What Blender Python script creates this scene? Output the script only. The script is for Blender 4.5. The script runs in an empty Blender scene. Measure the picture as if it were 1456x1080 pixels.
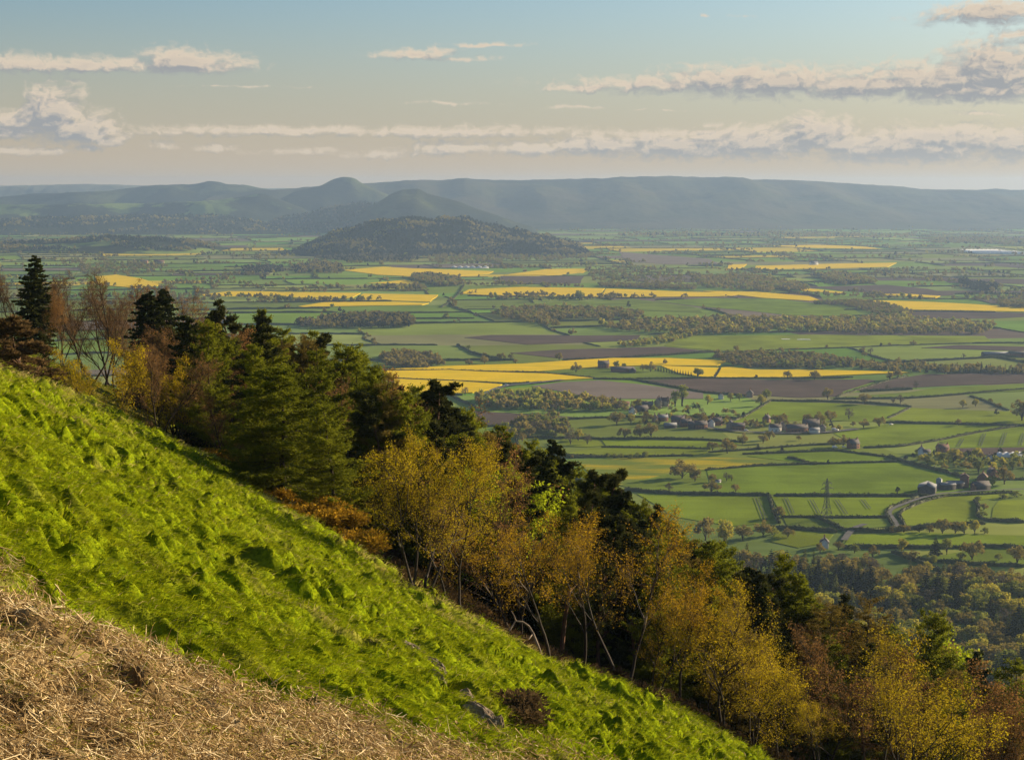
import bpy, math, random
import numpy as np
R = math.radians
SC = bpy.context.scene
COL = SC.collection
rng = np.random.default_rng(7)
random.seed(7)

# ------------------------------------------------------------------ camera model
F = 2400.0            # focal length in photo pixels (photo is 1456 x 1080)
ZC = 250.0            # eye height above the plain
PITCH = math.atan(272.0 / F)
CP, SP = math.cos(PITCH), math.sin(PITCH)

def ray(u, v):
    """direction of the view ray through a photo pixel, scaled to y = 1"""
    cx, cy = (u - 728.0) / F, (540.0 - v) / F
    y = CP + cy * SP
    z = -SP + cy * CP
    return cx / y, z / y

# ------------------------------------------------------------------ noise
def _hash(ix, iy, seed):
    h = (ix.astype(np.int64) * 374761393 + iy.astype(np.int64) * 668265263 + seed * 974634777) & 0xFFFFFFFF
    h = ((h ^ (h >> 13)) * 1274126177) & 0xFFFFFFFF
    h = (h ^ (h >> 16)) & 0xFFFFFFFF
    return h.astype(np.float64) / 4294967295.0

def noise(x, y, seed=0):
    """gradient noise, about -1..1"""
    x = np.asarray(x, float); y = np.asarray(y, float)
    ix, iy = np.floor(x), np.floor(y)
    fx, fy = x - ix, y - iy
    u = fx * fx * fx * (fx * (fx * 6 - 15) + 10); v = fy * fy * fy * (fy * (fy * 6 - 15) + 10)
    def g(dx, dy):
        a = _hash(ix + dx, iy + dy, seed) * 6.2831853
        return np.cos(a) * (fx - dx) + np.sin(a) * (fy - dy)
    n = (g(0, 0) * (1 - u) + g(1, 0) * u) * (1 - v) + (g(0, 1) * (1 - u) + g(1, 1) * u) * v
    return n * 1.5

def fbm(x, y, seed=0, oct=4):
    s, a, f = 0, 1.0, 1.0
    for i in range(oct):
        s = s + a * noise(x * f, y * f, seed + i * 17); a *= .5; f *= 2.03
    return s / 1.6

def sstep(a, b, x):
    t = np.clip((x - a) / (b - a), 0, 1)
    return t * t * (3 - 2 * t)

# ------------------------------------------------------------------ mesh helpers
def raw_mesh(name, V, faces, mats, attrs=None, midx=None, smooth=False):
    """faces: list of (n,k) int arrays; attrs: name -> per-face float or (n,3) colour arrays"""
    me = bpy.data.meshes.new(name)
    V = np.asarray(V, np.float32)
    me.vertices.add(len(V)); me.vertices.foreach_set('co', V.ravel())
    faces = [np.asarray(f, np.int32) for f in faces if len(f)]
    nl = sum(f.size for f in faces); npoly = sum(len(f) for f in faces)
    me.loops.add(nl); me.polygons.add(npoly)
    me.loops.foreach_set('vertex_index', np.concatenate([f.ravel() for f in faces]))
    tot = np.concatenate([np.full(len(f), f.shape[1], np.int32) for f in faces])
    st = np.concatenate([[0], np.cumsum(tot)[:-1]]).astype(np.int32)
    me.polygons.foreach_set('loop_start', st)
    if midx is not None: me.polygons.foreach_set('material_index', np.asarray(midx, np.int32))
    me.update(calc_edges=True)
    if smooth: me.polygons.foreach_set('use_smooth', np.ones(npoly, bool))
    for m in (mats if isinstance(mats, (list, tuple)) else [mats]): me.materials.append(m)
    for k, a in (attrs or {}).items():
        a = np.asarray(a, np.float32)
        if a.ndim == 1:
            at = me.attributes.new(k, 'FLOAT', 'FACE'); at.data.foreach_set('value', a)
        else:
            at = me.attributes.new(k, 'FLOAT_VECTOR', 'FACE'); at.data.foreach_set('vector', a.ravel())
    return me

def link(name, data, parent=None):
    o = bpy.data.objects.new(name, data); COL.objects.link(o)
    if parent is not None: o.parent = parent
    return o

def tag(o, label=None, cat=None, group=None, kind=None):
    if label: o['label'] = label
    if cat: o['category'] = cat
    if group: o['group'] = group
    if kind: o['kind'] = kind
    return o

def grid_faces(nr, nc):
    i = np.arange(nr - 1)[:, None] * nc + np.arange(nc - 1)[None, :]
    i = i.ravel()
    return np.stack([i, i + 1, i + nc + 1, i + nc], 1)

class MB:
    """collects shapes into one mesh"""
    def __init__(s): s.V = []; s.Q = []; s.T = []; s.n = 0
    def add(s, V, quads=None, tris=None):
        V = np.asarray(V, float)
        if quads is not None and len(quads): s.Q.append(np.asarray(quads, int) + s.n)
        if tris is not None and len(tris): s.T.append(np.asarray(tris, int) + s.n)
        s.V.append(V); s.n += len(V)
    def box(s, c, d, rz=0.0):
        cx, cy, cz = c; w, l, h = [k / 2 for k in d]
        P = np.array([[x, y, z] for z in (-h, h) for x, y in ((-w, -l), (w, -l), (w, l), (-w, l))])
        if rz:
            co, si = math.cos(rz), math.sin(rz)
            P[:, :2] = np.stack([P[:, 0] * co - P[:, 1] * si, P[:, 0] * si + P[:, 1] * co], 1)
        s.add(P + np.array(c), [[0, 3, 2, 1], [4, 5, 6, 7], [0, 1, 5, 4], [1, 2, 6, 5], [2, 3, 7, 6], [3, 0, 4, 7]])
    def tube(s, P, r, k=6, cap=True):
        P = np.asarray(P, float); n = len(P)
        r = np.broadcast_to(np.asarray(r, float), (n,))
        T = np.gradient(P, axis=0); T /= np.linalg.norm(T, axis=1)[:, None] + 1e-9
        up = np.array([.31, .17, .93]) if abs(T[0] @ np.array([.31, .17, .93])) < .9 else np.array([1., 0, 0.1])
        A = np.cross(T, up); A /= np.linalg.norm(A, axis=1)[:, None] + 1e-9
        B = np.cross(T, A)
        th = np.arange(k) / k * 2 * math.pi
        V = P[:, None, :] + r[:, None, None] * (np.cos(th)[None, :, None] * A[:, None, :] + np.sin(th)[None, :, None] * B[:, None, :])
        V = V.reshape(-1, 3)
        i = np.arange(n - 1)[:, None] * k; j = np.arange(k)[None, :]; j2 = (j + 1) % k
        Q = np.stack([(i + j).ravel(), (i + j2).ravel(), (i + k + j2).ravel(), (i + k + j).ravel()], 1)
        s.add(V, Q)
        if cap:
            m = s.n - n * k
            s.Q.append(np.zeros((0, 4), int))
            s.V.append(P[[0, -1]]); b = s.n; s.n += 2
            jj = np.arange(k); jk = (jj + 1) % k
            s.T.append(np.stack([np.full(k, b), m + jk, m + jj], 1))
            s.T.append(np.stack([np.full(k, b + 1), m + (n - 1) * k + jj, m + (n - 1) * k + jk], 1))
    def sticks(s, A, B, ra, rb, k=3):
        A = np.asarray(A, float); B = np.asarray(B, float); n = len(A)
        if n == 0: return
        T = B - A; T /= np.linalg.norm(T, axis=1)[:, None] + 1e-9
        up = np.tile(np.array([.3, .2, .93]), (n, 1)); bad = np.abs((T * up).sum(1)) > .9; up[bad] = [1, 0, .1]
        X = np.cross(T, up); X /= np.linalg.norm(X, axis=1)[:, None]; Y = np.cross(T, X)
        ra = np.broadcast_to(ra, (n,)); rb = np.broadcast_to(rb, (n,))
        th = np.arange(k) / k * 2 * math.pi
        ring = np.cos(th)[None, :, None] * X[:, None] + np.sin(th)[None, :, None] * Y[:, None]
        V = np.concatenate([A[:, None] + ra[:, None, None] * ring, B[:, None] + rb[:, None, None] * ring], 1).reshape(-1, 3)
        i = np.arange(n)[:, None] * 2 * k; j = np.arange(k)[None, :]; j2 = (j + 1) % k
        Q = np.stack([(i + j).ravel(), (i + j2).ravel(), (i + k + j2).ravel(), (i + k + j).ravel()], 1)
        s.add(V, Q)
    def leaves(s, C, size, aspect=1.6, D=None, rr=rng, tilt=None):
        """diamond leaves (quads) at C; D: long axis directions"""
        C = np.asarray(C, float); n = len(C)
        if n == 0: return
        if D is None: D = rr.normal(size=(n, 3))
        D = D / (np.linalg.norm(D, axis=1)[:, None] + 1e-9)
        W = np.cross(D, rr.normal(size=(n, 3))); W /= np.linalg.norm(W, axis=1)[:, None] + 1e-9
        size = np.broadcast_to(size, (n,))[:, None]
        a = D * size * .5 * aspect; b = W * size * .5
        V = np.stack([C - a, C + b - a * .1, C + a, C - b - a * .1], 1).reshape(-1, 3)
        i = np.arange(n)[:, None] * 4
        s.add(V, i + np.arange(4)[None, :])
    def arrays(s):
        V = np.concatenate(s.V) if s.V else np.zeros((0, 3))
        Q = np.concatenate(s.Q) if s.Q else np.zeros((0, 4), int)
        T = np.concatenate(s.T) if s.T else np.zeros((0, 3), int)
        return V, Q, T
    def mesh(s, name, mat, tint=None, smooth=False, attrs=None):
        V, Q, T = s.arrays()
        at = dict(attrs or {})
        if tint is not None: at['tint'] = tint(len(Q) + len(T)) if callable(tint) else tint
        return raw_mesh(name, V, [Q, T], mat, at, smooth=smooth)

# ------------------------------------------------------------------ materials
def new_mat(name):
    m = bpy.data.materials.new(name); m.use_nodes = True
    nt = m.node_tree; nt.nodes.clear()
    out = nt.nodes.new('ShaderNodeOutputMaterial')
    return m, nt, out

def N(nt, t, **kw):
    n = nt.nodes.new(t)
    for k, v in kw.items():
        if k.startswith('i_'): n.inputs[int(k[2:])].default_value = v
        else: setattr(n, k, v)
    return n

def mixc(nt, fac, a, b):
    n = nt.nodes.new('ShaderNodeMix'); n.data_type = 'RGBA'
    for s, v in ((n.inputs[0], fac), (n.inputs[6], a), (n.inputs[7], b)):
        if hasattr(v, 'is_linked'): nt.links.new(v, s)
        elif isinstance(v, (int, float)): s.default_value = v
        else: s.default_value = (*v, 1)
    return n.outputs[2]

def mth(nt, op, a, b=None, c=None, clamp=False):
    n = nt.nodes.new('ShaderNodeMath'); n.operation = op; n.use_clamp = clamp
    for i, v in enumerate((a, b, c)):
        if v is None: continue
        if hasattr(v, 'is_linked'): nt.links.new(v, n.inputs[i])
        else: n.inputs[i].default_value = v
    return n.outputs[0]

def ramp(nt, x, lo, hi):
    n = nt.nodes.new('ShaderNodeMapRange'); n.inputs[1].default_value = lo; n.inputs[2].default_value = hi
    n.interpolation_type = 'SMOOTHSTEP'
    nt.links.new(x, n.inputs[0]); return n.outputs[0]

def nz(nt, scale, detail=4, vec=None, rough=.55, w=None):
    n = nt.nodes.new('ShaderNodeTexNoise'); n.inputs['Scale'].default_value = scale
    n.inputs['Detail'].default_value = detail; n.inputs['Roughness'].default_value = rough
    if vec is not None: nt.links.new(vec, n.inputs['Vector'])
    return n.outputs['Fac']

def objco(nt, sc=(1, 1, 1), rz=0.0):
    t = nt.nodes.new('ShaderNodeTexCoord'); m = nt.nodes.new('ShaderNodeMapping')
    m.inputs['Scale'].default_value = sc; m.inputs['Rotation'].default_value = (0, 0, rz)
    nt.links.new(t.outputs['Object'], m.inputs[0]); return m.outputs[0]

def surf_mat(name, c1, c2, scale=1.0, rough=.85, c3=None, sc=(1, 1, 1), rz=0.0, lo=.38, hi=.62, bump=0.0, detail=4):
    m, nt, out = new_mat(name)
    v = objco(nt, sc, rz)
    f = ramp(nt, nz(nt, scale, detail, v), lo, hi)
    c = mixc(nt, f, c1, c2)
    if c3 is not None:
        f2 = ramp(nt, nz(nt, scale * 3.7, 3, v), .5, .7); c = mixc(nt, f2, c, c3)
    b = N(nt, 'ShaderNodeBsdfPrincipled'); b.inputs['Roughness'].default_value = rough
    b.inputs['Specular IOR Level'].default_value = .2
    nt.links.new(c, b.inputs['Base Color'])
    if bump:
        bp = N(nt, 'ShaderNodeBump'); bp.inputs['Strength'].default_value = bump
        nt.links.new(nz(nt, scale * 4, 4, v), bp.inputs['Height']); nt.links.new(bp.outputs[0], b.inputs['Normal'])
    nt.links.new(b.outputs[0], out.inputs[0])
    return m

def leaf_mat(name, c1, c2, trans=.4, c3=None, var=.35):
    """leaf colours run from c1 to c2 leaf by leaf (attribute tint) and plant by plant"""
    m, nt, out = new_mat(name)
    at = N(nt, 'ShaderNodeAttribute', attribute_name='tint')
    oi = N(nt, 'ShaderNodeObjectInfo')
    f = mth(nt, 'MULTIPLY_ADD', oi.outputs['Random'], var, mth(nt, 'MULTIPLY', at.outputs['Fac'], 1 - var))
    c = mixc(nt, f, c1, c2)
    if c3 is not None: c = mixc(nt, ramp(nt, at.outputs['Fac'], .85, .95), c, c3)
    d = N(nt, 'ShaderNodeBsdfDiffuse'); t = N(nt, 'ShaderNodeBsdfTranslucent'); x = N(nt, 'ShaderNodeMixShader'); x.inputs[0].default_value = trans
    nt.links.new(c, d.inputs[0]); nt.links.new(c, t.inputs[0])
    nt.links.new(d.outputs[0], x.inputs[1]); nt.links.new(t.outputs[0], x.inputs[2])
    nt.links.new(x.outputs[0], out.inputs[0])
    return m

def u01(n): return rng.random(n)

# ------------------------------------------------------------------ terrain functions
HH, HA, HB = 4.42, .5, .2134
def plane_hit(u, v):
    X, Z = ray(u, v)
    Y = HH / max(-Z - HA * X - HB, .002)
    return X * Y, Y
EDGE_PX = [(0, 535), (100, 565), (210, 610), (300, 655), (400, 715), (480, 775), (540, 815), (600, 850), (700, 900), (790, 945), (900, 990), (1000, 1030), (1090, 1080)]
EDGE = [plane_hit(*p) for p in EDGE_PX]
HPOLY = np.array([(-90, -60), (-90, 52), (-45, 66), (EDGE[0][0] - 4, EDGE[0][1] - 14)] + EDGE + [(22, 86), (36, 74), (70, 50), (110, -60)])

def poly_dist(x, y, P):
    """distance outside polygon P (0 inside) and distance inside"""
    x = np.asarray(x, float); y = np.asarray(y, float)
    d = np.full(x.shape, 1e9); ins = np.zeros(x.shape, bool)
    n = len(P)
    for i in range(n):
        ax, ay = P[i]; bx, by = P[(i + 1) % n]
        ex, ey = bx - ax, by - ay
        t = np.clip(((x - ax) * ex + (y - ay) * ey) / (ex * ex + ey * ey + 1e-12), 0, 1)
        d = np.minimum(d, np.hypot(x - ax - t * ex, y - ay - t * ey))
        c = ((ay > y) != (by > y))
        with np.errstate(divide='ignore', invalid='ignore'):
            xi = ax + (y - ay) * ex / (ey if ey != 0 else 1e-12)
        ins ^= c & (x < xi)
    return np.where(ins, 0, d), np.where(ins, d, 0)

def hill_base(x, y, want_s=False):
    x = np.asarray(x, float); y = np.asarray(y, float)
    s, si = poly_dist(x, y, HPOLY)
    P = ZC - HH - HA * x - HB * y
    wl = 1 - sstep(-30, -12, x + .06 * (y - 100))
    dr = .14 * (s - 8 * (1 - np.exp(-s / 8)))
    dl = 2.4 * np.exp(-((s - 24) / 16) ** 2) + .5 * 14 * np.log1p(np.exp(np.clip((s - 108) / 14, -30, 30)))
    dl = dl * sstep(0, 8, s)
    z = P - (dr * (1 - wl) + dl * wl)
    z = z + .35 * noise(x / 9, y / 9, 3) + .9 * noise(x / 31, y / 31, 4) * sstep(0, 40, s) - .15
    z = np.where(z > -6, z, -6.0)
    return (z, s, si) if want_s else z

def plain_z(x, y):
    x = np.asarray(x, float); y = np.asarray(y, float)
    a = 3.2 * (1 - sstep(1800, 5200, y)) + .9
    return a * (noise(x / 620 + 3, y / 620, 11) + .35 * noise(x / 240, y / 240 + 9, 12)) - 1.0

def px_plain(u, v, dz=0.0):
    X, Z = ray(u, v)
    z = 0.0
    for _ in range(12):
        Y = (ZC - z - dz) / -Z
        z = .5 * z + .5 * float(plain_z(X * Y, Y))
    return X * Y, Y, float(plain_z(X * Y, Y))
def pxs(L): return np.array([px_plain(u, v)[:2] for u, v in L])

SUN_EL, SUN_AZ = R(16.0), R(57.0)
# ------------------------------------------------------------------ camera, sun, sky, air
cam = bpy.data.cameras.new('camera'); cam_o = link('camera', cam)
cam.sensor_width = 36; cam.sensor_fit = 'HORIZONTAL'; cam.lens = 36 * F / 1456
cam.clip_start = .5; cam.clip_end = 120000
cam_o.location = (0, 0, ZC); cam_o.rotation_euler = (math.pi / 2 - PITCH, 0, 0)
SC.camera = cam_o

sun = bpy.data.lights.new('sun', 'SUN'); sun_o = link('sun', sun)
sun.energy = 5.0; sun.angle = R(.55); sun.color = (1.0, .79, .50)
sun_o.rotation_euler = (math.pi / 2 - SUN_EL, 0, math.pi - SUN_AZ)
sun_o.location = (300, 200, 500)

def build_sky():
    w = bpy.data.worlds.new('World'); SC.world = w; w.use_nodes = True
    nt = w.node_tree; bg = nt.nodes['Background']
    sk = N(nt, 'ShaderNodeTexSky', sky_type='NISHITA', sun_disc=False, sun_elevation=SUN_EL, sun_rotation=SUN_AZ, altitude=300, air_density=1.0, dust_density=1.6, ozone_density=1.6)
    # ---- cloud density as a node group in sky directions (degrees of azimuth, elevation)
    g = bpy.data.node_groups.new('cloud_density', 'ShaderNodeTree')
    g.interface.new_socket('P', in_out='INPUT', socket_type='NodeSocketVector')
    g.interface.new_socket('D', in_out='OUTPUT', socket_type='NodeSocketFloat')
    gi = g.nodes.new('NodeGroupInput'); go = g.nodes.new('NodeGroupOutput')
    P0 = gi.outputs[0]
    wn = N(g, 'ShaderNodeTexNoise'); wn.inputs['Scale'].default_value = 1.1; wn.inputs['Detail'].default_value = 4; g.links.new(P0, wn.inputs['Vector'])
    w1 = N(g, 'ShaderNodeVectorMath', operation='SUBTRACT'); g.links.new(wn.outputs['Color'], w1.inputs[0]); w1.inputs[1].default_value = (.5, .5, .5)
    w2 = N(g, 'ShaderNodeVectorMath', operation='MULTIPLY_ADD'); g.links.new(w1.outputs[0], w2.inputs[0]); w2.inputs[1].default_value = (1.6, .26, 0); g.links.new(P0, w2.inputs[2])
    P = w2.outputs[0]
    def deg(u, v):
        X, Z = ray(u, v); return math.degrees(math.atan(X)), math.degrees(math.atan(Z / math.hypot(1, X)))
    # u, v, half width, height above, height below (photo pixels), strength
    B = [(70, 165, 34, 32, 26, 1.1), (40, 178, 40, 22, 18, .9), (110, 185, 52, 22, 18, 1.0), (145, 196, 30, 12, 10, .9), (15, 190, 34, 12, 10, .8),
         (90, 94, 190, 14, 9, .85), (-20, 88, 60, 12, 10, .8), (170, 88, 60, 10, 9, .6), (268, 92, 60, 18, 10, 1.0),
         (585, 80, 62, 9, 6, .75), (650, 84, 80, 8, 5, .55), (690, 65, 82, 5, 3, .62), (622, 78, 34, 10, 6, .7),
         (930, 122, 150, 14, 12, .78), (1030, 116, 80, 20, 18, .95), (1105, 118, 120, 20, 18, .98), (1230, 122, 150, 17, 14, .92), (1340, 118, 130, 26, 18, 1.0), (1430, 105, 70, 40, 26, 1.05), (1400, 128, 120, 16, 14, 1.0), (840, 124, 80, 8, 8, .7),
         (1420, 22, 90, 17, 11, .95), (1450, 48, 40, 8, 6, .8), (1345, 15, 30, 6, 4, .6),
         (1160, 194, 40, 24, 18, 1.1), (1200, 206, 50, 14, 12, .95), (1080, 206, 90, 22, 16, 1.0), (960, 209, 110, 19, 15, .96), (860, 208, 90, 15, 14, .9), (760, 212, 110, 12, 12, .72), (1290, 211, 130, 22, 17, 1.02), (1350, 197, 120, 18, 14, .92), (1440, 205, 70, 24, 22, .9), (650, 212, 80, 14, 12, .7), (1000, 190, 320, 9, 8, .62),
         (400, 186, 280, 9, 10, .66), (640, 187, 240, 10, 10, .66), (60, 216, 40, 8, 7, .65), (130, 212, 34, 7, 6, .6), (228, 208, 30, 9, 7, .68), (305, 210, 40, 8, 6, .62), (20, 215, 30, 12, 8, .6),
         (350, 123, 170, 3, 3, .36), (640, 146, 120, 4, 4, .42), (825, 152, 70, 4, 4, .48), (1395, 162, 60, 6, 4, .6), (940, 157, 60, 3, 2, .4), (1010, 24, 12, 6, 5, .35), (1060, 23, 26, 5, 4, .4), (430, 217, 100, 10, 9, .5), (540, 220, 100, 11, 9, .52)]
    acc = None
    ppd = F * math.pi / 180
    for (u, v, ru, hu, hd, st) in B:
        a, e = deg(u, v)
        m = N(g, 'ShaderNodeVectorMath', operation='SUBTRACT'); g.links.new(P, m.inputs[0]); m.inputs[1].default_value = (a, e, 0)
        s1 = N(g, 'ShaderNodeVectorMath', operation='MULTIPLY'); g.links.new(m.outputs[0], s1.inputs[0]); s1.inputs[1].default_value = (ppd / ru, ppd / hu, 0)
        s2 = N(g, 'ShaderNodeVectorMath', operation='MULTIPLY'); g.links.new(s1.outputs[0], s2.inputs[0]); s2.inputs[1].default_value = (-1, -hu / hd, 0)
        mx = N(g, 'ShaderNodeVectorMath', operation='MAXIMUM'); g.links.new(s1.outputs[0], mx.inputs[0]); g.links.new(s2.outputs[0], mx.inputs[1])
        le = N(g, 'ShaderNodeVectorMath', operation='LENGTH'); g.links.new(mx.outputs[0], le.inputs[0])
        d = mth(g, 'MULTIPLY_ADD', le.outputs['Value'], -.62, st)
        acc = d if acc is None else mth(g, 'MAXIMUM', acc, d)
    acc = mth(g, 'MAXIMUM', acc, -.5)
    mp = N(g, 'ShaderNodeVectorMath', operation='MULTIPLY'); g.links.new(P, mp.inputs[0]); mp.inputs[1].default_value = (1.0, 1.45, 1)
    n1 = nz(g, 2.6, 7, mp.outputs[0], .56)
    n2 = nz(g, .75, 3, mp.outputs[0], .5)
    d = mth(g, 'MULTIPLY_ADD', mth(g, 'SUBTRACT', n1, .5), 1.35, acc)
    d = mth(g, 'MULTIPLY_ADD', mth(g, 'SUBTRACT', n2, .5), .5, d)
    d = mth(g, 'SUBTRACT', d, .10)
    g.links.new(d, go.inputs[0])
    # ---- direction -> degrees
    tc = N(nt, 'ShaderNodeTexCoord'); sx = N(nt, 'ShaderNodeSeparateXYZ'); nt.links.new(tc.outputs['Generated'], sx.inputs[0])
    A = mth(nt, 'MULTIPLY', mth(nt, 'ARCTAN2', sx.outputs[0], sx.outputs[1]), 180 / math.pi)
    E = mth(nt, 'MULTIPLY', mth(nt, 'ARCSINE', sx.outputs[2]), 180 / math.pi)
    co = N(nt, 'ShaderNodeCombineXYZ'); nt.links.new(A, co.inputs[0]); nt.links.new(E, co.inputs[1])
    def dens(off):
        q = N(nt, 'ShaderNodeVectorMath', operation='ADD'); nt.links.new(co.outputs[0], q.inputs[0]); q.inputs[1].default_value = off
        gg = N(nt, 'ShaderNodeGroup'); gg.node_tree = g; nt.links.new(q.outputs[0], gg.inputs[0]); return gg.outputs[0]
    d0, d1 = dens((0, 0, 0)), dens((.22, .26, 0))
    al = ramp(nt, d0, -.14, .58)
    thick = ramp(nt, d0, .25, .9)
    lit = mth(nt, 'MULTIPLY_ADD', mth(nt, 'SUBTRACT', d0, d1), 2.0, .38, clamp=True)  # sunlit and shaded cloud sides painted into the colour from the sunward density offset
    lit = mth(nt, 'MULTIPLY_ADD', thick, -.30, lit, clamp=True)
    cc = mixc(nt, lit, CLOUD_SHADED, CLOUD_LIT)
    hz = ramp(nt, E, -.3, 2.2)                       # far cloud sinks into the milky air at the skyline
    al = mth(nt, 'MULTIPLY', al, mth(nt, 'MULTIPLY_ADD', hz, .4, .6))
    tint = N(nt, 'ShaderNodeMix'); tint.data_type = 'RGBA'; tint.blend_type = 'MULTIPLY'; tint.inputs[0].default_value = 1
    nt.links.new(sk.outputs[0], tint.inputs[6]); tint.inputs[7].default_value = SKY_TINT
    # the pale veil of horizon glow, painted into the sky colour by elevation
    veil = mixc(nt, ramp(nt, E, 9.0, -1.0), (0, 0, 0), (1, 1, 1))
    base = mixc(nt, mth(nt, 'MULTIPLY', ramp(nt, E, 6.6, .3), VEIL), tint.outputs[2], VEIL_COL)
    base = mixc(nt, mth(nt, 'MULTIPLY', ramp(nt, E, 2.6, -.4), .4), base, (6.2, 4.5, 3.0))
    c = mixc(nt, al, base, cc)
    nt.links.new(c, bg.inputs[0]); bg.inputs[1].default_value = SKY_STRENGTH
    w.cycles.sampling_method = 'MANUAL'; w.cycles.sample_map_resolution = 512

SKY_STRENGTH = .05
SKY_TINT = (.88, 1.0, 1.10, 1)
CLOUD_LIT = (7.3, 6.1, 4.7); CLOUD_SHADED = (3.3, 3.4, 3.5)
VEIL = .85; VEIL_COL = (5.3, 4.5, 3.45)
build_sky()

SC.view_settings.view_transform = 'Standard'; SC.view_settings.look = 'None'; SC.view_settings.gamma = 1
SC.view_settings.exposure = 1.08
cy = SC.cycles
cy.max_bounces = 5; cy.diffuse_bounces = 2; cy.glossy_bounces = 1; cy.transmission_bounces = 3; cy.volume_bounces = 1; cy.transparent_max_bounces = 4
cy.use_denoising = True; cy.use_adaptive_sampling = False; cy.caustics_reflective = False; cy.caustics_refractive = False
cy.sample_clamp_indirect = 4
try: cy.denoiser = 'OPENIMAGEDENOISE'
except Exception: pass
SC.render.use_persistent_data = False

def build_haze():
    b = MB(); x0, x1, y0, y1, z0, z1 = -12000, 12000, -1200, 15800, -13, 347
    b.box(((x0 + x1) / 2, (y0 + y1) / 2, (z0 + z1) / 2), (x1 - x0, y1 - y0, z1 - z0))
    m, nt, out = new_mat('haze_air')
    pv = N(nt, 'ShaderNodeVolumePrincipled')
    pv.inputs['Color'].default_value = (.34, .49, .78, 1); pv.inputs['Density'].default_value = HAZE_D; pv.inputs['Anisotropy'].default_value = .35
    nt.links.new(pv.outputs[0], out.inputs['Volume'])
    tag(link('haze', b.mesh('haze', m)), 'thin blue evening haze hanging over the plain and the far hills', 'haze', kind='stuff')
HAZE_D = 5.0e-5
build_haze()
# ------------------------------------------------------------------ the plain: ground sheet, patchwork of fields
import bmesh
GREENS = [(.095, .145, .02), (.08, .128, .02), (.12, .16, .03), (.09, .14, .018), (.11, .15, .036), (.08, .112, .024), (.135, .16, .04)]
def crop_mat():
    m, nt, out = new_mat('farmland')
    at = N(nt, 'ShaderNodeAttribute', attribute_name='crop')
    v = objco(nt)
    f = mth(nt, 'MULTIPLY_ADD', nz(nt, .006, 5, v), .9, .55)
    s = nz(nt, .05, 3, objco(nt, (.12, 1.6, 1), .35))
    f = mth(nt, 'MULTIPLY', f, mth(nt, 'MULTIPLY_ADD', s, .5, .75))
    vm = N(nt, 'ShaderNodeVectorMath', operation='SCALE'); nt.links.new(at.outputs['Vector'], vm.inputs[0]); nt.links.new(f, vm.inputs['Scale'])
    b = N(nt, 'ShaderNodeBsdfDiffuse'); nt.links.new(vm.outputs[0], b.inputs[0]); nt.links.new(b.outputs[0], out.inputs[0])
    return m

def field_mat(name, base, alt, row=None, rowdir=0.0, rowamt=.25, rows=.5, alt_scale=.012, patch=None):
    m, nt, out = new_mat(name)
    v = objco(nt)
    c = mixc(nt, ramp(nt, nz(nt, alt_scale, 6, v), .35, .68), base, alt)
    st = nz(nt, rows, 2, objco(nt, (.03, 1, 1), rowdir))
    c = mixc(nt, mth(nt, 'MULTIPLY', ramp(nt, st, .4, .7), rowamt), c, row or tuple(k * .6 for k in base))
    if patch is not None:
        c = mixc(nt, ramp(nt, nz(nt, .018, 6, objco(nt, (.5, 2.2, 1), .1)), .46, .62), c, patch)
    fine = nz(nt, .9, 2, v)
    mm = N(nt, 'ShaderNodeMix'); mm.data_type = 'RGBA'; mm.blend_type = 'MULTIPLY'; mm.inputs[0].default_value = 1
    nt.links.new(c, mm.inputs[6])
    g = mth(nt, 'MULTIPLY_ADD', fine, .7, .65); cb = N(nt, 'ShaderNodeCombineXYZ')
    for i in range(3): nt.links.new(g, cb.inputs[i])
    nt.links.new(cb.outputs[0], mm.inputs[7])
    b = N(nt, 'ShaderNodeBsdfDiffuse'); nt.links.new(mm.outputs[2], b.inputs[0]); nt.links.new(b.outputs[0], out.inputs[0])
    return m

M_FARM = crop_mat()
M_RAPE = field_mat('rapeseed', (.74, .50, .005), (.62, .44, .007), (.42, .37, .02), .25, .35, .12, .02)
M_PLOUGH = field_mat('ploughed_soil', (.115, .085, .07), (.085, .065, .055), (.06, .045, .04), .2, .5, .5)
M_PALE = field_mat('pale_tilled_soil', (.20, .165, .14), (.16, .13, .11), (.12, .1, .09), .2, .4, .5)
M_GREEN = [field_mat('pasture', g, tuple(k * .60 for k in g), None, d, .4, .16) for g, d in
           [((.20, .27, .02), .2), ((.165, .24, .02), -.4), ((.22, .275, .024), .9), ((.165, .225, .03), .1)]]
M_DANDELION = field_mat('dandelion_meadow', (.15, .19, .03), (.12, .17, .03), None, .1, .2, .1, .012, patch=(.36, .29, .015))
M_TRACK = surf_mat('tramline', (.035, .055, .012), (.05, .07, .015), .2)
M_ASPHALT = surf_mat('asphalt', (.07, .068, .065), (.10, .095, .09), .3)

def build_ground():
    xs = np.concatenate([np.linspace(-11500, -5200, 8), np.arange(-5000, 5001, 62.5), np.linspace(5200, 11500, 8)])
    ys = np.concatenate([np.linspace(-900, 500, 8), np.arange(560, 11600, 62.5), np.linspace(11700, 17000, 10)])
    X, Y = np.meshgrid(xs, ys)
    Z = plain_z(X, Y) - 1.3
    m = surf_mat('pasture_ground', (.12, .18, .04), (.085, .13, .035), .004, c3=(.15, .19, .06), detail=6)
    me = raw_mesh('ground', np.stack([X, Y, Z], -1).reshape(-1, 3), [grid_faces(len(ys), len(xs))], m, smooth=True)
    tag(link('ground', me), 'green plain reaching to the skyline below the hills', 'ground', kind='structure')
build_ground()

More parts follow.
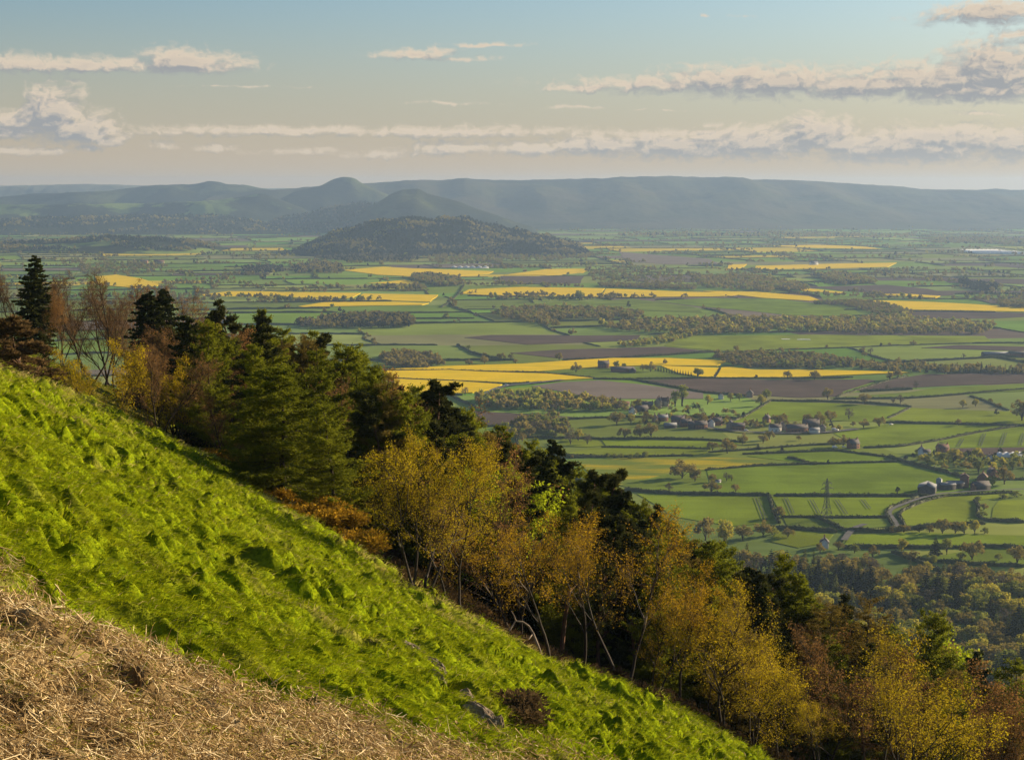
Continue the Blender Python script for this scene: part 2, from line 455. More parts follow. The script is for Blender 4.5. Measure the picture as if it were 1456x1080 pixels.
CELL_A = R(11)
def warp(s, t):
    x = s * math.cos(CELL_A) - t * math.sin(CELL_A); y = s * math.sin(CELL_A) + t * math.cos(CELL_A)
    dx = 55 * noise(x / 640, y / 640, 31) + 22 * noise(x / 210, y / 210, 32)
    dy = 55 * noise(x / 640, y / 640, 33) + 22 * noise(x / 210, y / 210, 34)
    return x + dx, y + dy
CELLS = []; SPLITS = []
def split(s0, s1, t0, t1, rd):
    w, h = s1 - s0, t1 - t0
    cx, cy_ = warp(np.array([(s0 + s1) / 2]), np.array([(t0 + t1) / 2]))
    d = float(cy_[0]); xx = abs(float(cx[0]))
    if d < 500 or xx > .36 * max(d, 0) + 900 + max(w, h):
        if max(w, h) < 1300: return
    tgt = 42000 if d < 2500 else (60000 if d < 6000 else 110000)
    if w * h < tgt * rd.uniform(.8, 2.2) and max(w, h) < 900:
        CELLS.append((s0, s1, t0, t1)); return
    r = rd.uniform(.36, .64)
    if w > h * rd.uniform(.8, 1.6):
        m = s0 + w * r; SPLITS.append(((m, t0), (m, t1)))
        split(s0, m, t0, t1, rd); split(m, s1, t0, t1, rd)
    else:
        m = t0 + h * r; SPLITS.append(((s0, m), (s1, m)))
        split(s0, s1, t0, m, rd); split(s0, s1, m, t1, rd)
split(-6500, 7500, -500, 12500, random.Random(5))

def build_cells():
    V = []; Q = []; C = []; n = 0; rd = random.Random(11); K = 9
    for (s0, s1, t0, t1) in CELLS:
        S, T = np.meshgrid(np.linspace(s0, s1, K), np.linspace(t0, t1, K))
        x, y = warp(S, T); z = plain_z(x, y)
        V.append(np.stack([x, y, z], -1).reshape(-1, 3)); Q.append(grid_faces(K, K) + n); n += K * K
        r = rd.random(); d = y.mean()
        if r < .80 or d < 1900: c = rd.choice(GREENS); c = tuple(k * 1.58 * rd.uniform(.85, 1.15) for k in c)
        elif r < .91: c = rd.choice([(.11, .085, .07), (.13, .10, .08), (.16, .13, .10)])
        elif r < .96: c = (.20, .20, .09)
        else: c = (.5, .38, .02) if d > 4200 else (.17, .2, .07)
        C.append(np.tile(c, ((K - 1) ** 2, 1)))
    me = raw_mesh('farmland', np.concatenate(V), [np.concatenate(Q)], M_FARM, {'crop': np.concatenate(C)}, smooth=True)
    tag(link('farmland', me), 'patchwork of green and brown fields spread over the plain', 'farmland', kind='structure')
build_cells()

TRACED = []        # plan polygons where no random hedge or tree may stand
def field(px, mat, label, cat, dz=.7, name='field', world=None):
    P = pxs(px) if world is None else np.array(world)
    # soften the traced corners with a little wobble
    Q = []
    for i in range(len(P)):
        a, b = P[i], P[(i + 1) % len(P)]; L = np.hypot(*(b - a)); k = max(1, int(L / 70))
        for j in range(k):
            q = a + (b - a) * j / k
            if j: q = q + np.array([noise(q[0] / 90, q[1] / 90, 41), noise(q[0] / 90, q[1] / 90, 42)]) * min(3.0, L * .02)
            Q.append(q)
    Q = np.array(Q); TRACED.append(Q)
    bm = bmesh.new()
    vs = [bm.verts.new((x, y, 0)) for x, y in Q]
    f = bm.faces.new(vs)
    if f.normal.z == 0: bm.normal_update()
    if f.normal.z < 0: f.normal_flip()
    for ax in (0, 1):
        lo, hi = Q[:, ax].min(), Q[:, ax].max()
        for c in np.arange(math.ceil(lo / 55) * 55, hi, 55):
            co = [0, 0, 0]; co[ax] = c + .37; no = [0, 0, 0]; no[ax] = 1
            bmesh.ops.bisect_plane(bm, geom=bm.verts[:] + bm.edges[:] + bm.faces[:], plane_co=co, plane_no=no)
    bmesh.ops.triangulate(bm, faces=bm.faces[:])
    XY = np.array([v.co[:] for v in bm.verts])
    Z = plain_z(XY[:, 0], XY[:, 1]) + dz
    for v, z in zip(bm.verts, Z): v.co.z = z
    be = [e for e in bm.edges if len(e.link_faces) == 1]
    ex = bmesh.ops.extrude_edge_only(bm, edges=be)
    for g in ex['geom']:
        if isinstance(g, bmesh.types.BMVert): g.co.z -= dz + 1.0
    me = bpy.data.meshes.new(name); bm.to_mesh(me); bm.free(); me.materials.append(mat)
    return tag(link(name, me), label, cat, kind='structure')

RAPE = [
    ([(287, 419), (325, 414.5), (400, 415), (513, 417), (500, 424.5), (470, 424), (380, 422.5), (290, 421)], 'long yellow rapeseed strip just right of the pine tops on the left ridge'),
    ([(380, 424.5), (475, 425), (470, 428), (420, 427)], 'thin yellow rapeseed sliver under the long yellow strip'),
    ([(503, 426.5), (517, 417.8), (623, 419.5), (612, 429.5), (560, 428)], 'square cornered yellow rapeseed field right of the long yellow strip'),
    ([(424, 436), (462, 430), (560, 429.5), (610, 431.5), (600, 434), (520, 435), (432, 437)], 'low yellow rapeseed wedge with a hedge of dark bushes along its front'),
    ([(488, 384.5), (545, 379.6), (582, 381.7), (702, 386), (695, 389.5), (620, 395), (537, 391)], 'yellow rapeseed field on the rise below the wooded hill'),
    ([(522, 403), (575, 398.5), (596, 401), (592, 404.3)], 'small yellow rapeseed patch beside a dark copse'),
    ([(716, 391.5), (777, 383), (839, 382.4), (829, 388), (777, 391.5)], 'yellow rapeseed field above the brown field on the middle plain'),
    ([(654, 418), (667, 412), (743, 408.5), (860, 410.5), (850, 422.5), (830, 422), (700, 420.5)], 'wide yellow rapeseed field with two lone trees on its lower edge'),
    ([(862, 410.8), (983, 415.5), (1078, 417.5), (1030, 421.5), (1010, 422), (853, 423)], 'yellow rapeseed field dotted with round trees in the middle of the plain'),
    ([(1000, 414.2), (1078, 415.5), (1150, 421.5), (1165, 427), (1150, 428), (1085, 424)], 'narrow yellow rapeseed band climbing to the right of the dotted field'),
    ([(1205, 426.4), (1313, 429.5), (1456, 437.5), (1560, 441), (1560, 444), (1416, 443), (1297, 441), (1250, 437.5), (1219, 434)], 'long yellow rapeseed band running off the right side of the plain'),
    ([(545, 526), (640, 521), (743, 518), (873, 510), (949, 510), (1033, 513.5), (1020, 521), (932, 520), (850, 522.5), (763, 529), (680, 528), (640, 526)], 'broad yellow rapeseed field above the farmstead'),
    ([(545, 528), (640, 527), (695, 529.8), (777, 532), (843, 538.5), (736, 545.5), (640, 541), (590, 539), (548, 537)], 'yellow rapeseed field between two dark hedges below the broad one'),
    ([(560, 539.5), (654, 543), (714, 547.5), (706, 552.5), (672, 559), (610, 562), (565, 558)], 'lowest yellow rapeseed field inside the bend of the road'),
    ([(940, 521), (1023, 524), (1014, 536.5), (1000, 536.8), (965, 531.5)], 'yellow rapeseed plot right of the farmstead garden trees'),
    ([(1026, 523.5), (1041, 522.8), (1072, 526.8), (1157, 527), (1260, 529), (1294, 530.5), (1219, 533.5), (1135, 537), (1088, 537.5), (1018, 537.5)], 'yellow rapeseed field tapering to a point above the dark ploughed land'),
    ([(1032, 384), (1037, 376.5), (1062, 376), (1056, 381)], 'tiny yellow rapeseed square far off beside a dark wood'),
    ([(1074, 384), (1075, 378.5), (1200, 375), (1275, 374), (1262, 380), (1190, 382)], 'far yellow rapeseed strip with scattered trees right of the tiny square'),
    ([(1087, 350), (1162, 348.5), (1230, 351), (1255, 354.5), (1162, 353.2)], 'farthest thin yellow rapeseed streak below the long moor'),
    ([(1133, 410), (1157, 411.5), (1200, 416), (1200, 418), (1140, 414)], 'yellow rapeseed sliver behind hedges right of the dotted field'),
    ([(1241, 419), (1290, 418.5), (1337, 421.5), (1330, 424), (1290, 422)], 'yellow rapeseed glimpse among trees at the right of the plain'),
    ([(135, 394), (165, 391), (198, 396), (230, 406), (190, 410), (140, 405)], 'yellow rapeseed hillock seen through the bare trees on the left ridge'),
    ([(770, 322), (800, 321), (824, 324.5), (800, 325)], 'far yellow rapeseed speck at the end of the wooded hill'),
]
for i, (p, l) in enumerate(RAPE): field(p, M_RAPE, l, 'rapeseed field', 1.1 + .03 * i, 'rapeseed_field')
SOIL = [
    ([(755, 549), (800, 543.5), (853, 541), (915, 547), (1000, 559), (1000, 567), (880, 567), (825, 562)], 'grey brown ploughed field directly above the village', M_PALE),
    ([(905, 540.5), (1000, 538.5), (1235, 539.5), (1245, 541.5), (1200, 556), (1191, 563.5), (1140, 565.5), (1010, 558), (915, 544)], 'dark brown ploughed field below the tapering yellow field', M_PLOUGH),
    ([(1216, 555.5), (1275, 539), (1316, 532), (1456, 533.5), (1540, 534), (1540, 541), (1456, 544), (1330, 549.5)], 'dark brown ploughed field at the right behind a green strip', M_PLOUGH),
    ([(725, 502), (800, 497), (942, 493), (1014, 500), (935, 505), (805, 510.5)], 'brown ploughed field above the broad yellow field', M_PLOUGH),
    ([(660, 480), (698, 476.5), (911, 476.5), (905, 483.5), (750, 490)], 'reddish brown ploughed field on the middle plain', M_PLOUGH),
    ([(1310, 494.5), (1363, 490.5), (1456, 493), (1520, 495), (1451, 499)], 'thin brown ploughed field left of the far right barn', M_PLOUGH),
    ([(1266, 442.5), (1416, 444), (1520, 447), (1413, 453), (1313, 453)], 'brown ploughed field under the long yellow band at right', M_PLOUGH),
    ([(1150, 408), (1260, 405), (1320, 411), (1360, 420), (1320, 421), (1200, 414)], 'brown ploughed field behind the trees on the right of the plain', M_PLOUGH),
    ([(712, 392.5), (777, 393), (830, 393), (825, 403), (710, 404)], 'brown ploughed field under a yellow strip at mid distance', M_PLOUGH),
    ([(880, 358), (1008, 368), (1024, 376), (956, 376), (890, 372)], 'pale pinkish tilled field far out on the plain', M_PALE),
    ([(1352, 638), (1456, 636.5), (1520, 636), (1520, 646), (1456, 646.5), (1366, 646.5)], 'ridged brown potato field behind the hamlet at right', M_PLOUGH),
    ([(676, 585), (742, 589), (814, 593), (742, 604), (690, 606)], 'shaded brown field beside the hillside wood', M_PLOUGH),
    ([(1332, 396), (1456, 397), (1520, 398), (1520, 405), (1350, 402)], 'far brown field close to the right side of the plain', M_PLOUGH),
]
for i, (p, l, m) in enumerate(SOIL): field(p, m, l, 'ploughed field', .45 + .02 * i, 'ploughed_field')
GRN = [
    ([(1035, 602), (1060, 592), (1097, 571), (1180, 573), (1294, 579.5), (1260, 596), (1240, 600), (1150, 597)], 0, 'rounded bright green field rising behind the village trees'),
    ([(1262, 597), (1296, 580), (1456, 586), (1530, 588), (1530, 604), (1330, 601)], 2, 'flat green field right of the rounded green field'),
    ([(1185, 616), (1262, 603), (1330, 604), (1446, 605.5), (1390, 614), (1330, 626), (1228, 635.5), (1205, 627)], 0, 'large bright green field right of the village'),
    ([(1335, 627.5), (1392, 616), (1450, 607), (1540, 609), (1540, 634), (1456, 635), (1352, 636.5)], 0, 'green field with dark wheel tracks above the potato ridges'),
    ([(822, 655), (900, 650.5), (985, 649), (1090, 653), (1133, 658), (1100, 662), (1010, 667), (960, 671), (880, 690), (840, 676)], 9, 'meadow mottled yellow with dandelions beside the big oaks'),
    ([(1062, 648.5), (1130, 644), (1190, 642), (1262, 651), (1240, 658), (1158, 660)], 1, 'green field strip above the pylon'),
    ([(1005, 668.5), (1080, 663.5), (1140, 661.5), (1275, 658), (1340, 676), (1375, 682), (1320, 690), (1290, 702), (1262, 704), (1100, 703.5), (1012, 701)], 1, 'large green field with the pylon standing over its lower hedge'),
    ([(880, 690), (960, 672), (1003, 669), (1008, 700), (950, 699), (895, 694)], 3, 'green pasture with round oaks beside the hillside wood'),
    ([(905, 702), (1010, 705.5), (1091, 706), (1104, 743), (1040, 748), (960, 735)], 0, 'green field below the oaks crossed by one pair of wheel tracks'),
    ([(1097, 706.5), (1200, 707.5), (1300, 707.5), (1272, 720), (1258, 733), (1180, 734.5), (1112, 733)], 0, 'green field striped by pairs of wheel tracks at the pylon foot'),
    ([(1114, 737), (1200, 738), (1262, 737.5), (1272, 748), (1200, 754), (1120, 750)], 3, 'narrow green field under the pylon hedge'),
    ([(1280, 735), (1284, 727), (1330, 709.5), (1380, 700), (1440, 697), (1430, 706), (1386, 712), (1390, 735), (1400, 741), (1330, 748), (1283, 747)], 2, 'bright green field inside the bend of the lane'),
    ([(1412, 722), (1420, 712), (1540, 708), (1540, 740), (1456, 740), (1410, 736)], 2, 'green field at the right behind a curving row of bushes'),
    ([(1104, 757), (1140, 755), (1185, 760), (1175, 772), (1135, 779), (1095, 770)], 2, 'little bright green rise at the edge of the valley wood'),
    ([(1200, 775), (1210, 761), (1300, 757), (1420, 761), (1540, 764), (1540, 778), (1400, 776), (1290, 778)], 0, 'green strip between two rows of round trees'),
    ([(1310, 795), (1400, 779), (1540, 780), (1540, 803), (1400, 802)], 3, 'green field behind the valley wood at right'),
    ([(845, 637), (960, 638.5), (1008, 639.5), (1000, 646.5), (900, 649), (850, 648.5), (800, 646)], 2, 'bright green strip above the dandelion meadow'),
    ([(855, 625.5), (1000, 627), (1056, 630), (1010, 637), (960, 635.5), (862, 634.5)], 0, 'bright green strip below the village gardens'),
    ([(800, 624), (850, 626), (858, 634), (835, 636), (790, 634)], 2, 'small green field at the rim of the hillside wood'),
    ([(690, 556), (753, 550), (822, 563), (760, 562), (700, 562)], 2, 'green strip inside the road bend below the ploughed field'),
    ([(1180, 566), (1292, 558), (1330, 552), (1456, 545.5), (1540, 543), (1540, 551), (1330, 563), (1290, 565.5), (1190, 567)], 3, 'long green field under the dark ploughed land'),
    ([(738, 529), (846, 523.5), (938, 522), (985, 536), (860, 539), (790, 533)], 3, 'green paddock round the farmstead'),
    ([(945, 492), (960, 479), (1160, 476), (1400, 478), (1410, 486), (1300, 490), (1080, 498), (1015, 498.5)], 2, 'wide pale green field in the middle of the plain'),
    ([(660, 436), (870, 427), (900, 425), (985, 436), (1000, 445), (900, 441), (800, 437)], 3, 'green field under the dotted yellow field'),
    ([(930, 428), (1010, 424), (1100, 424.5), (1215, 438), (1225, 450), (1120, 448), (1010, 437)], 1, 'sloping green field under the narrow yellow band'),
]
for i, (p, k, l) in enumerate(GRN):
    field(p, M_DANDELION if k == 9 else M_GREEN[k], l, 'field', .3 + .012 * i, 'green_field')

def tracks():
    L = [((1075, 708), (1088, 741)), ((1117, 709), (1127, 731)), ((1153, 711), (1164, 731)), ((1189, 711), (1203, 732)), ((1226, 711), (1236, 724)),
         ((1342, 629), (1335, 636)), ((1369, 624), (1362, 636)), ((1400, 617), (1393, 635)), ((1430, 616), (1423, 634)), ((1456, 616), (1450, 634))]
    for a, b in L:
        A = np.array(px_plain(*a)[:2]); B = np.array(px_plain(*b)[:2]); m = MB()
        d = (B - A) / np.hypot(*(B - A)); w = np.array([-d[1], d[0]])
        for o in (-1.3, 1.3):
            n = max(2, int(np.hypot(*(B - A)) / 10)); t = np.linspace(0, 1, n)[:, None]
            c = A + (B - A) * t + w * o
            V = []
            for s_ in (-.42, .42):
                q = c + w * s_; V.append(np.stack([q[:, 0], q[:, 1], plain_z(q[:, 0], q[:, 1]) + .95], 1))
            m.add(np.concatenate(V), np.stack([np.arange(n - 1), np.arange(n - 1) + 1, np.arange(n - 1) + n + 1, np.arange(n - 1) + n], 1))
        tag(link('wheel_tracks', m.mesh('wheel_tracks', M_TRACK)), 'pair of dark wheel tracks pressed into a green crop field', 'wheel tracks', 'wheel tracks in the crop fields', 'structure')
tracks()

def ribbon(px, w, mat, dz, name, label, cat):
    P = pxs(px); m = MB(); D = np.gradient(P, axis=0); D /= np.linalg.norm(D, axis=1)[:, None]
    t = np.linspace(0, len(P) - 1, len(P) * 8); i = np.arange(len(P))
    C = np.stack([np.interp(t, i, P[:, 0]), np.interp(t, i, P[:, 1])], 1)
    for _ in range(4): C[1:-1] = (C[:-2] + 2 * C[1:-1] + C[2:]) / 4
    D = np.gradient(C, axis=0); D /= np.linalg.norm(D, axis=1)[:, None]; W = np.stack([-D[:, 1], D[:, 0]], 1)
    n = len(C); V = []
    for s_ in (-w / 2, w / 2):
        q = C + W * s_; V.append(np.stack([q[:, 0], q[:, 1], plain_z(q[:, 0], q[:, 1]) + dz], 1))
    k = np.arange(n - 1); m.add(np.concatenate(V), np.stack([k, k + 1, k + n + 1, k + n], 1))
    TRACED.append(np.concatenate([C + W * w, (C - W * w)[::-1]]))
    return tag(link(name, m.mesh(name, mat)), label, cat, kind='structure')
ribbon([(1277, 752), (1272, 742), (1264, 732), (1266, 727), (1274, 722.5), (1310, 709.5), (1340, 703), (1400, 699), (1456, 697)], 3.6, M_ASPHALT, 1.5, 'lane', 'narrow grey lane bending between hedges to the farm', 'lane')
ribbon([(686, 565), (698, 557), (716, 550), (735, 547.5), (755, 546), (800, 541)], 9, M_ASPHALT, 1.6, 'road', 'grey road curving past the lowest yellow field', 'road')
ribbon([(1006, 609), (1030, 612.5), (1060, 615), (1110, 617), (1170, 616), (1220, 611)], 7, M_ASPHALT, 1.4, 'road', 'village street in front of the dark roofed houses', 'road')
ribbon([(1200, 770), (1207, 760), (1215, 752), (1230, 747)], 5, M_ASPHALT, 1.5, 'lane', 'short stretch of lane in the trees at the valley wood', 'lane')

# ------------------------------------------------------------------ hedges
M_HEDGE = surf_mat('hedge_leaves', (.06, .07, .02), (.11, .105, .035), .35, c3=(.09, .12, .03), detail=5)
def hedge_geo(m, P, h, w, step=5.0, lv=0):
    P = np.asarray(P, float)
    L = np.concatenate([[0], np.cumsum(np.hypot(*np.diff(P, axis=0).T))]); n = max(3, int(L[-1] / step))
    t = np.linspace(0, L[-1], n); C = np.stack([np.interp(t, L, P[:, 0]), np.interp(t, L, P[:, 1])], 1)
    if len(C) > 4: C[1:-1] = (C[:-2] + 2 * C[1:-1] + C[2:]) / 4
    D = np.gradient(C, axis=0); D /= np.linalg.norm(D, axis=1)[:, None] + 1e-9; W = np.stack([-D[:, 1], D[:, 0]], 1)
    prof = [(-.5, -.4), (-.55, .35), (-.36, .85), (0, 1), (.36, .85), (.55, .35), (.5, -.4)]
    hh = h * (1 + .35 * noise(t / 14, t * 0 + P[0, 0] % 97, 61) + .3 * (rng.random(n) - .5)); hh[0] *= .6; hh[-1] *= .6
    k = len(prof); V = np.zeros((n, k, 3)); gz = plain_z(C[:, 0], C[:, 1]) + .3
    for j, (a, b) in enumerate(prof):
        q = C + W * (a * w * (1 + .5 * (rng.random(n) - .5)))[:, None]
        V[:, j, :2] = q; V[:, j, 2] = gz + b * hh * (1 + (.25 * (rng.random(n) - .5) if 0 < j < k - 1 else 0))
    m.add(V.reshape(-1, 3), grid_faces(n, k))
    if lv:
        kk = int(L[-1] * lv); q = rng.random(kk) * (n - 1); i = q.astype(int); f = (q - i)[:, None]; i2 = np.minimum(i + 1, n - 1)
        j = rng.integers(1, k - 1, kk); Cq = V[i, j] * (1 - f) + V[i2, j] * f + rng.normal(size=(kk, 3)) * np.array([.25, .25, .3])
        lump = np.clip(noise(Cq[:, 0] / 5, Cq[:, 1] / 5, 63), 0, 1); Cq[:, 2] += lump * 1.3
        m.leaves(Cq, .5 + .5 * rng.random(kk), 1.2)

HEDGE_N = [0]
def hedge(px, label, h=2.4, w=2.0):
    m = MB(); hedge_geo(m, pxs(px), min(h * .8, 2.6), w, 4.0, 9 if len(px) else 0)
    HEDGE_N[0] += 1
    tag(link('hedge', m.mesh('hedge', M_HEDGE)), label, 'hedge', 'hedges between the nearer fields')

for px, l, h in [
    ([(888, 697), (950, 702.5), (1010, 704), (1093, 705)], 'thick dark hedge below the round oaks', 3.0),
    ([(1100, 705.5), (1200, 706), (1262, 706), (1322, 706.5)], 'long straight dark hedge passing behind the pylon', 3.0),
    ([(1093, 705), (1098, 722), (1108, 744)], 'short hedge dropping from the long hedge to a round tree', 3.4),
    ([(1110, 735.3), (1180, 736), (1262, 736)], 'low hedge along the pylon foot', 1.8),
    ([(1271, 750), (1260, 732), (1263, 725), (1273, 719.5), (1308, 706.5)], 'hedge on the left verge of the bending lane', 2.0),
    ([(1286, 748), (1278, 734), (1282, 727.5), (1312, 713.5), (1345, 706), (1440, 701)], 'hedge on the right verge of the bending lane', 2.0),
    ([(1003, 669), (1040, 666), (1080, 662.5), (1140, 660.3), (1180, 659), (1275, 656.5)], 'hedge above the big pylon field', 1.9),
    ([(1056, 646), (1120, 643.5), (1190, 641), (1262, 650)], 'hedge dividing the strips above the pylon', 2.0),
    ([(1120, 651), (1140, 656), (1160, 661.2)], 'short slanting hedge at the dandelion meadow corner', 2.2),
    ([(1262, 650), (1300, 661), (1345, 672), (1372, 680)], 'dark hedge running down to the brick farm', 3.2),
    ([(1228, 637), (1280, 635), (1330, 627), (1390, 615), (1448, 606)], 'rising hedge under the large bright field', 2.0),
    ([(1258, 601), (1330, 602.5), (1456, 606), (1530, 607)], 'long hedge over the large bright field', 2.6),
    ([(1263, 594.5), (1294, 580)], 'faint slanting hedge between two bright fields', 1.6),
    ([(1095, 570), (1170, 571), (1230, 573), (1296, 578.5)], 'hedge along the crest of the rounded field', 2.4),
    ([(1185, 567.5), (1290, 566.5), (1330, 564), (1390, 559), (1456, 553.5), (1530, 549)], 'bushy hedge below the long green field', 2.2),
    ([(1035, 602), (1058, 593), (1080, 580), (1096, 570)], 'hedge curving up the left side of the rounded field', 2.0),
    ([(790, 623.5), (860, 624.5), (940, 624.5), (1000, 626), (1060, 629.5)], 'hedge between bright strips below the village', 2.4),
    ([(855, 636), (920, 636.8), (960, 637.3), (1010, 638.8)], 'low hedge in the bright strips above the two bush rows', 1.6),
    ([(785, 646.5), (850, 649.3), (905, 650), (985, 648)], 'hedge behind the dandelion meadow', 2.0),
    ([(725, 621.5), (790, 623)], 'short hedge touching the rim of the hillside wood', 2.4),
    ([(545, 526.8), (640, 526.6), (695, 529), (763, 530), (845, 537.5)], 'thin hedge between the two upper yellow fields', 1.9),
    ([(548, 538), (640, 542), (714, 546.5), (770, 544)], 'thin hedge between the two lower yellow fields', 1.9),
    ([(1024, 523), (1016, 536)], 'short hedge cutting the yellow field by the farmstead', 1.6),
    ([(843, 539), (900, 540), (960, 551), (1000, 558.3), (1060, 563)], 'hedge between the grey brown and dark brown ploughed fields', 2.4),
    ([(905, 539), (1000, 537.8), (1090, 538.3), (1200, 538)], 'hedge between the tapering yellow field and dark soil', 2.0),
    ([(1190, 564.5), (1215, 556), (1262, 542), (1290, 535)], 'grassy hedge dividing the dark ploughed fields', 2.0),
    ([(660, 405), (652, 418), (640, 430), (628, 437)], 'dark hedge climbing beside the square yellow field', 4),
    ([(665, 420.8), (760, 422.3), (850, 424), (930, 424)], 'hedge along the foot of the wide yellow field', 3),
    ([(800, 512.5), (850, 510.5), (935, 506), (1014, 500.5)], 'hedge along the top of the broad yellow field', 3),
    ([(1200, 441), (1250, 439), (1300, 443), (1416, 444.5)], 'bushy hedge under the long yellow band at right', 4),
    ([(1386, 712), (1391, 722), (1390, 735), (1400, 741), (1430, 742), (1456, 743)], 'thick curving hedge of bushes left of the right hand field', 4.0),
    ([(1160, 735.5), (1200, 755), (1260, 757), (1330, 749), (1400, 745)], 'dense hedge below the lane bend', 4.5),
    ([(1200, 779), (1290, 779.5), (1400, 778.5), (1456, 780)], 'dark hedge under the green strip at right', 3.2),
    ([(1300, 797), (1380, 803), (1456, 806)], 'hedge along the back of the valley wood', 3.0),
    ([(1080, 752), (1140, 753), (1190, 757)], 'hedge above the little bright green rise', 3.6),
]: hedge(px, l, h)

SEGS = []
def inside_any(x, y, pad=0):
    r = np.zeros(np.shape(x), bool)
    for P in TRACED:
        lo, hi = P.min(0) - 5, P.max(0) + 5
        q = (x > lo[0]) & (x < hi[0]) & (y > lo[1]) & (y < hi[1]) & ~r
        if q.any():
            d, di = poly_dist(np.asarray(x)[q], np.asarray(y)[q], P)
            r[q] = (d == 0) & (di > pad)
    return r
def collect_splits():
    rd = random.Random(3)
    for (a, b) in SPLITS:
        L = math.hypot(b[0] - a[0], b[1] - a[1]); n = max(2, int(L / 30)); t = np.linspace(0, 1, n + 1)
        x, y = warp(a[0] + (b[0] - a[0]) * t, a[1] + (b[1] - a[1]) * t)
        ok = ~inside_any(x, y, -1) & (y > 1000) & (np.abs(x) < .33 * y + 250) & (hill_base(x, y) < -4)
        run = []
        for i in range(n + 1):
            if ok[i]: run.append((x[i], y[i]))
            if (not ok[i] or i == n or len(run) > rd.randint(7, 14)):
                if len(run) >= 3 and rd.random() < .76: SEGS.append(np.array(run))
                run = [run[-1]] if (run and ok[i]) else []
collect_splits()
SEGS.sort(key=lambda s: s[:, 1].mean())
far = MB(); nfar = 0
for i, S in enumerate(SEGS):
    d = S[:, 1].mean(); h = random.choice([1.8, 2.2, 2.8, 3.4]) * (.85 if d < 3000 else 1.0); w = 2.0 if d < 3000 else 2.6
    if HEDGE_N[0] < 215:
        m = MB(); hedge_geo(m, S, h, w, 6 if d < 3000 else 12, 5 if d < 2600 else 0); HEDGE_N[0] += 1
        tag(link('hedge', m.mesh('hedge', M_HEDGE)), 'dark field hedge among the patchwork of fields out on the plain', 'hedge', 'hedges of the open plain')
    else:
        hedge_geo(far, S, h, w, 14); nfar += 1
tag(link('distant_hedges', far.mesh('distant_hedges', M_HEDGE)), 'web of dark hedges over the distant part of the plain', 'hedges', kind='stuff')

# ------------------------------------------------------------------ far hills
def hill_mat(name, c1, c2, wood, sc=.0012, woodamt=.5, pasture=None):
    m, nt, out = new_mat(name)
    v = objco(nt)
    c = mixc(nt, ramp(nt, nz(nt, sc * 3, 5, v), .35, .65), c1, c2)
    if pasture is not None:
        vo = N(nt, 'ShaderNodeTexVoronoi'); vo.inputs['Scale'].default_value = .0042; vo.distance = 'CHEBYCHEV'; nt.links.new(objco(nt, (1, .6, 1), .3), vo.inputs['Vector'])
        sep = N(nt, 'ShaderNodeSeparateColor'); nt.links.new(vo.outputs['Color'], sep.inputs[0])
        c = mixc(nt, ramp(nt, sep.outputs[0], .3, .9), c, pasture)
    c = mixc(nt, ramp(nt, nz(nt, sc, 6, v, .62), .62 - woodamt * .3, .66 - woodamt * .3), c, wood)
    b = N(nt, 'ShaderNodeBsdfDiffuse'); nt.links.new(c, b.inputs[0])
    bp = N(nt, 'ShaderNodeBump'); bp.inputs['Strength'].default_value = .6; bp.inputs['Distance'].default_value = 12
    nt.links.new(nz(nt, .02, 5, v), bp.inputs['Height']); nt.links.new(bp.outputs[0], b.inputs['Normal'])
    nt.links.new(b.outputs[0], out.inputs[0]); return m
M_MOOR = hill_mat('moorland', (.055, .06, .028), (.075, .065, .035), (.035, .04, .02), .0006, .3)
M_CRAG = hill_mat('rough_hill_grass', (.07, .085, .03), (.055, .06, .028), (.03, .036, .018), .0012, .6)
M_WOODHILL = hill_mat('wooded_slope', (.035, .042, .018), (.05, .048, .024), (.028, .034, .016), .003, .7)
M_FARMHILL = hill_mat('farmed_slope', (.10, .14, .04), (.08, .12, .035), (.03, .036, .018), .0016, .55, (.20, .26, .05))
M_FAINT = hill_mat('far_upland', (.22, .24, .2), (.2, .21, .18), (.16, .17, .15), .0005, .4)  # paleness of distant haze put into the upland's own colour

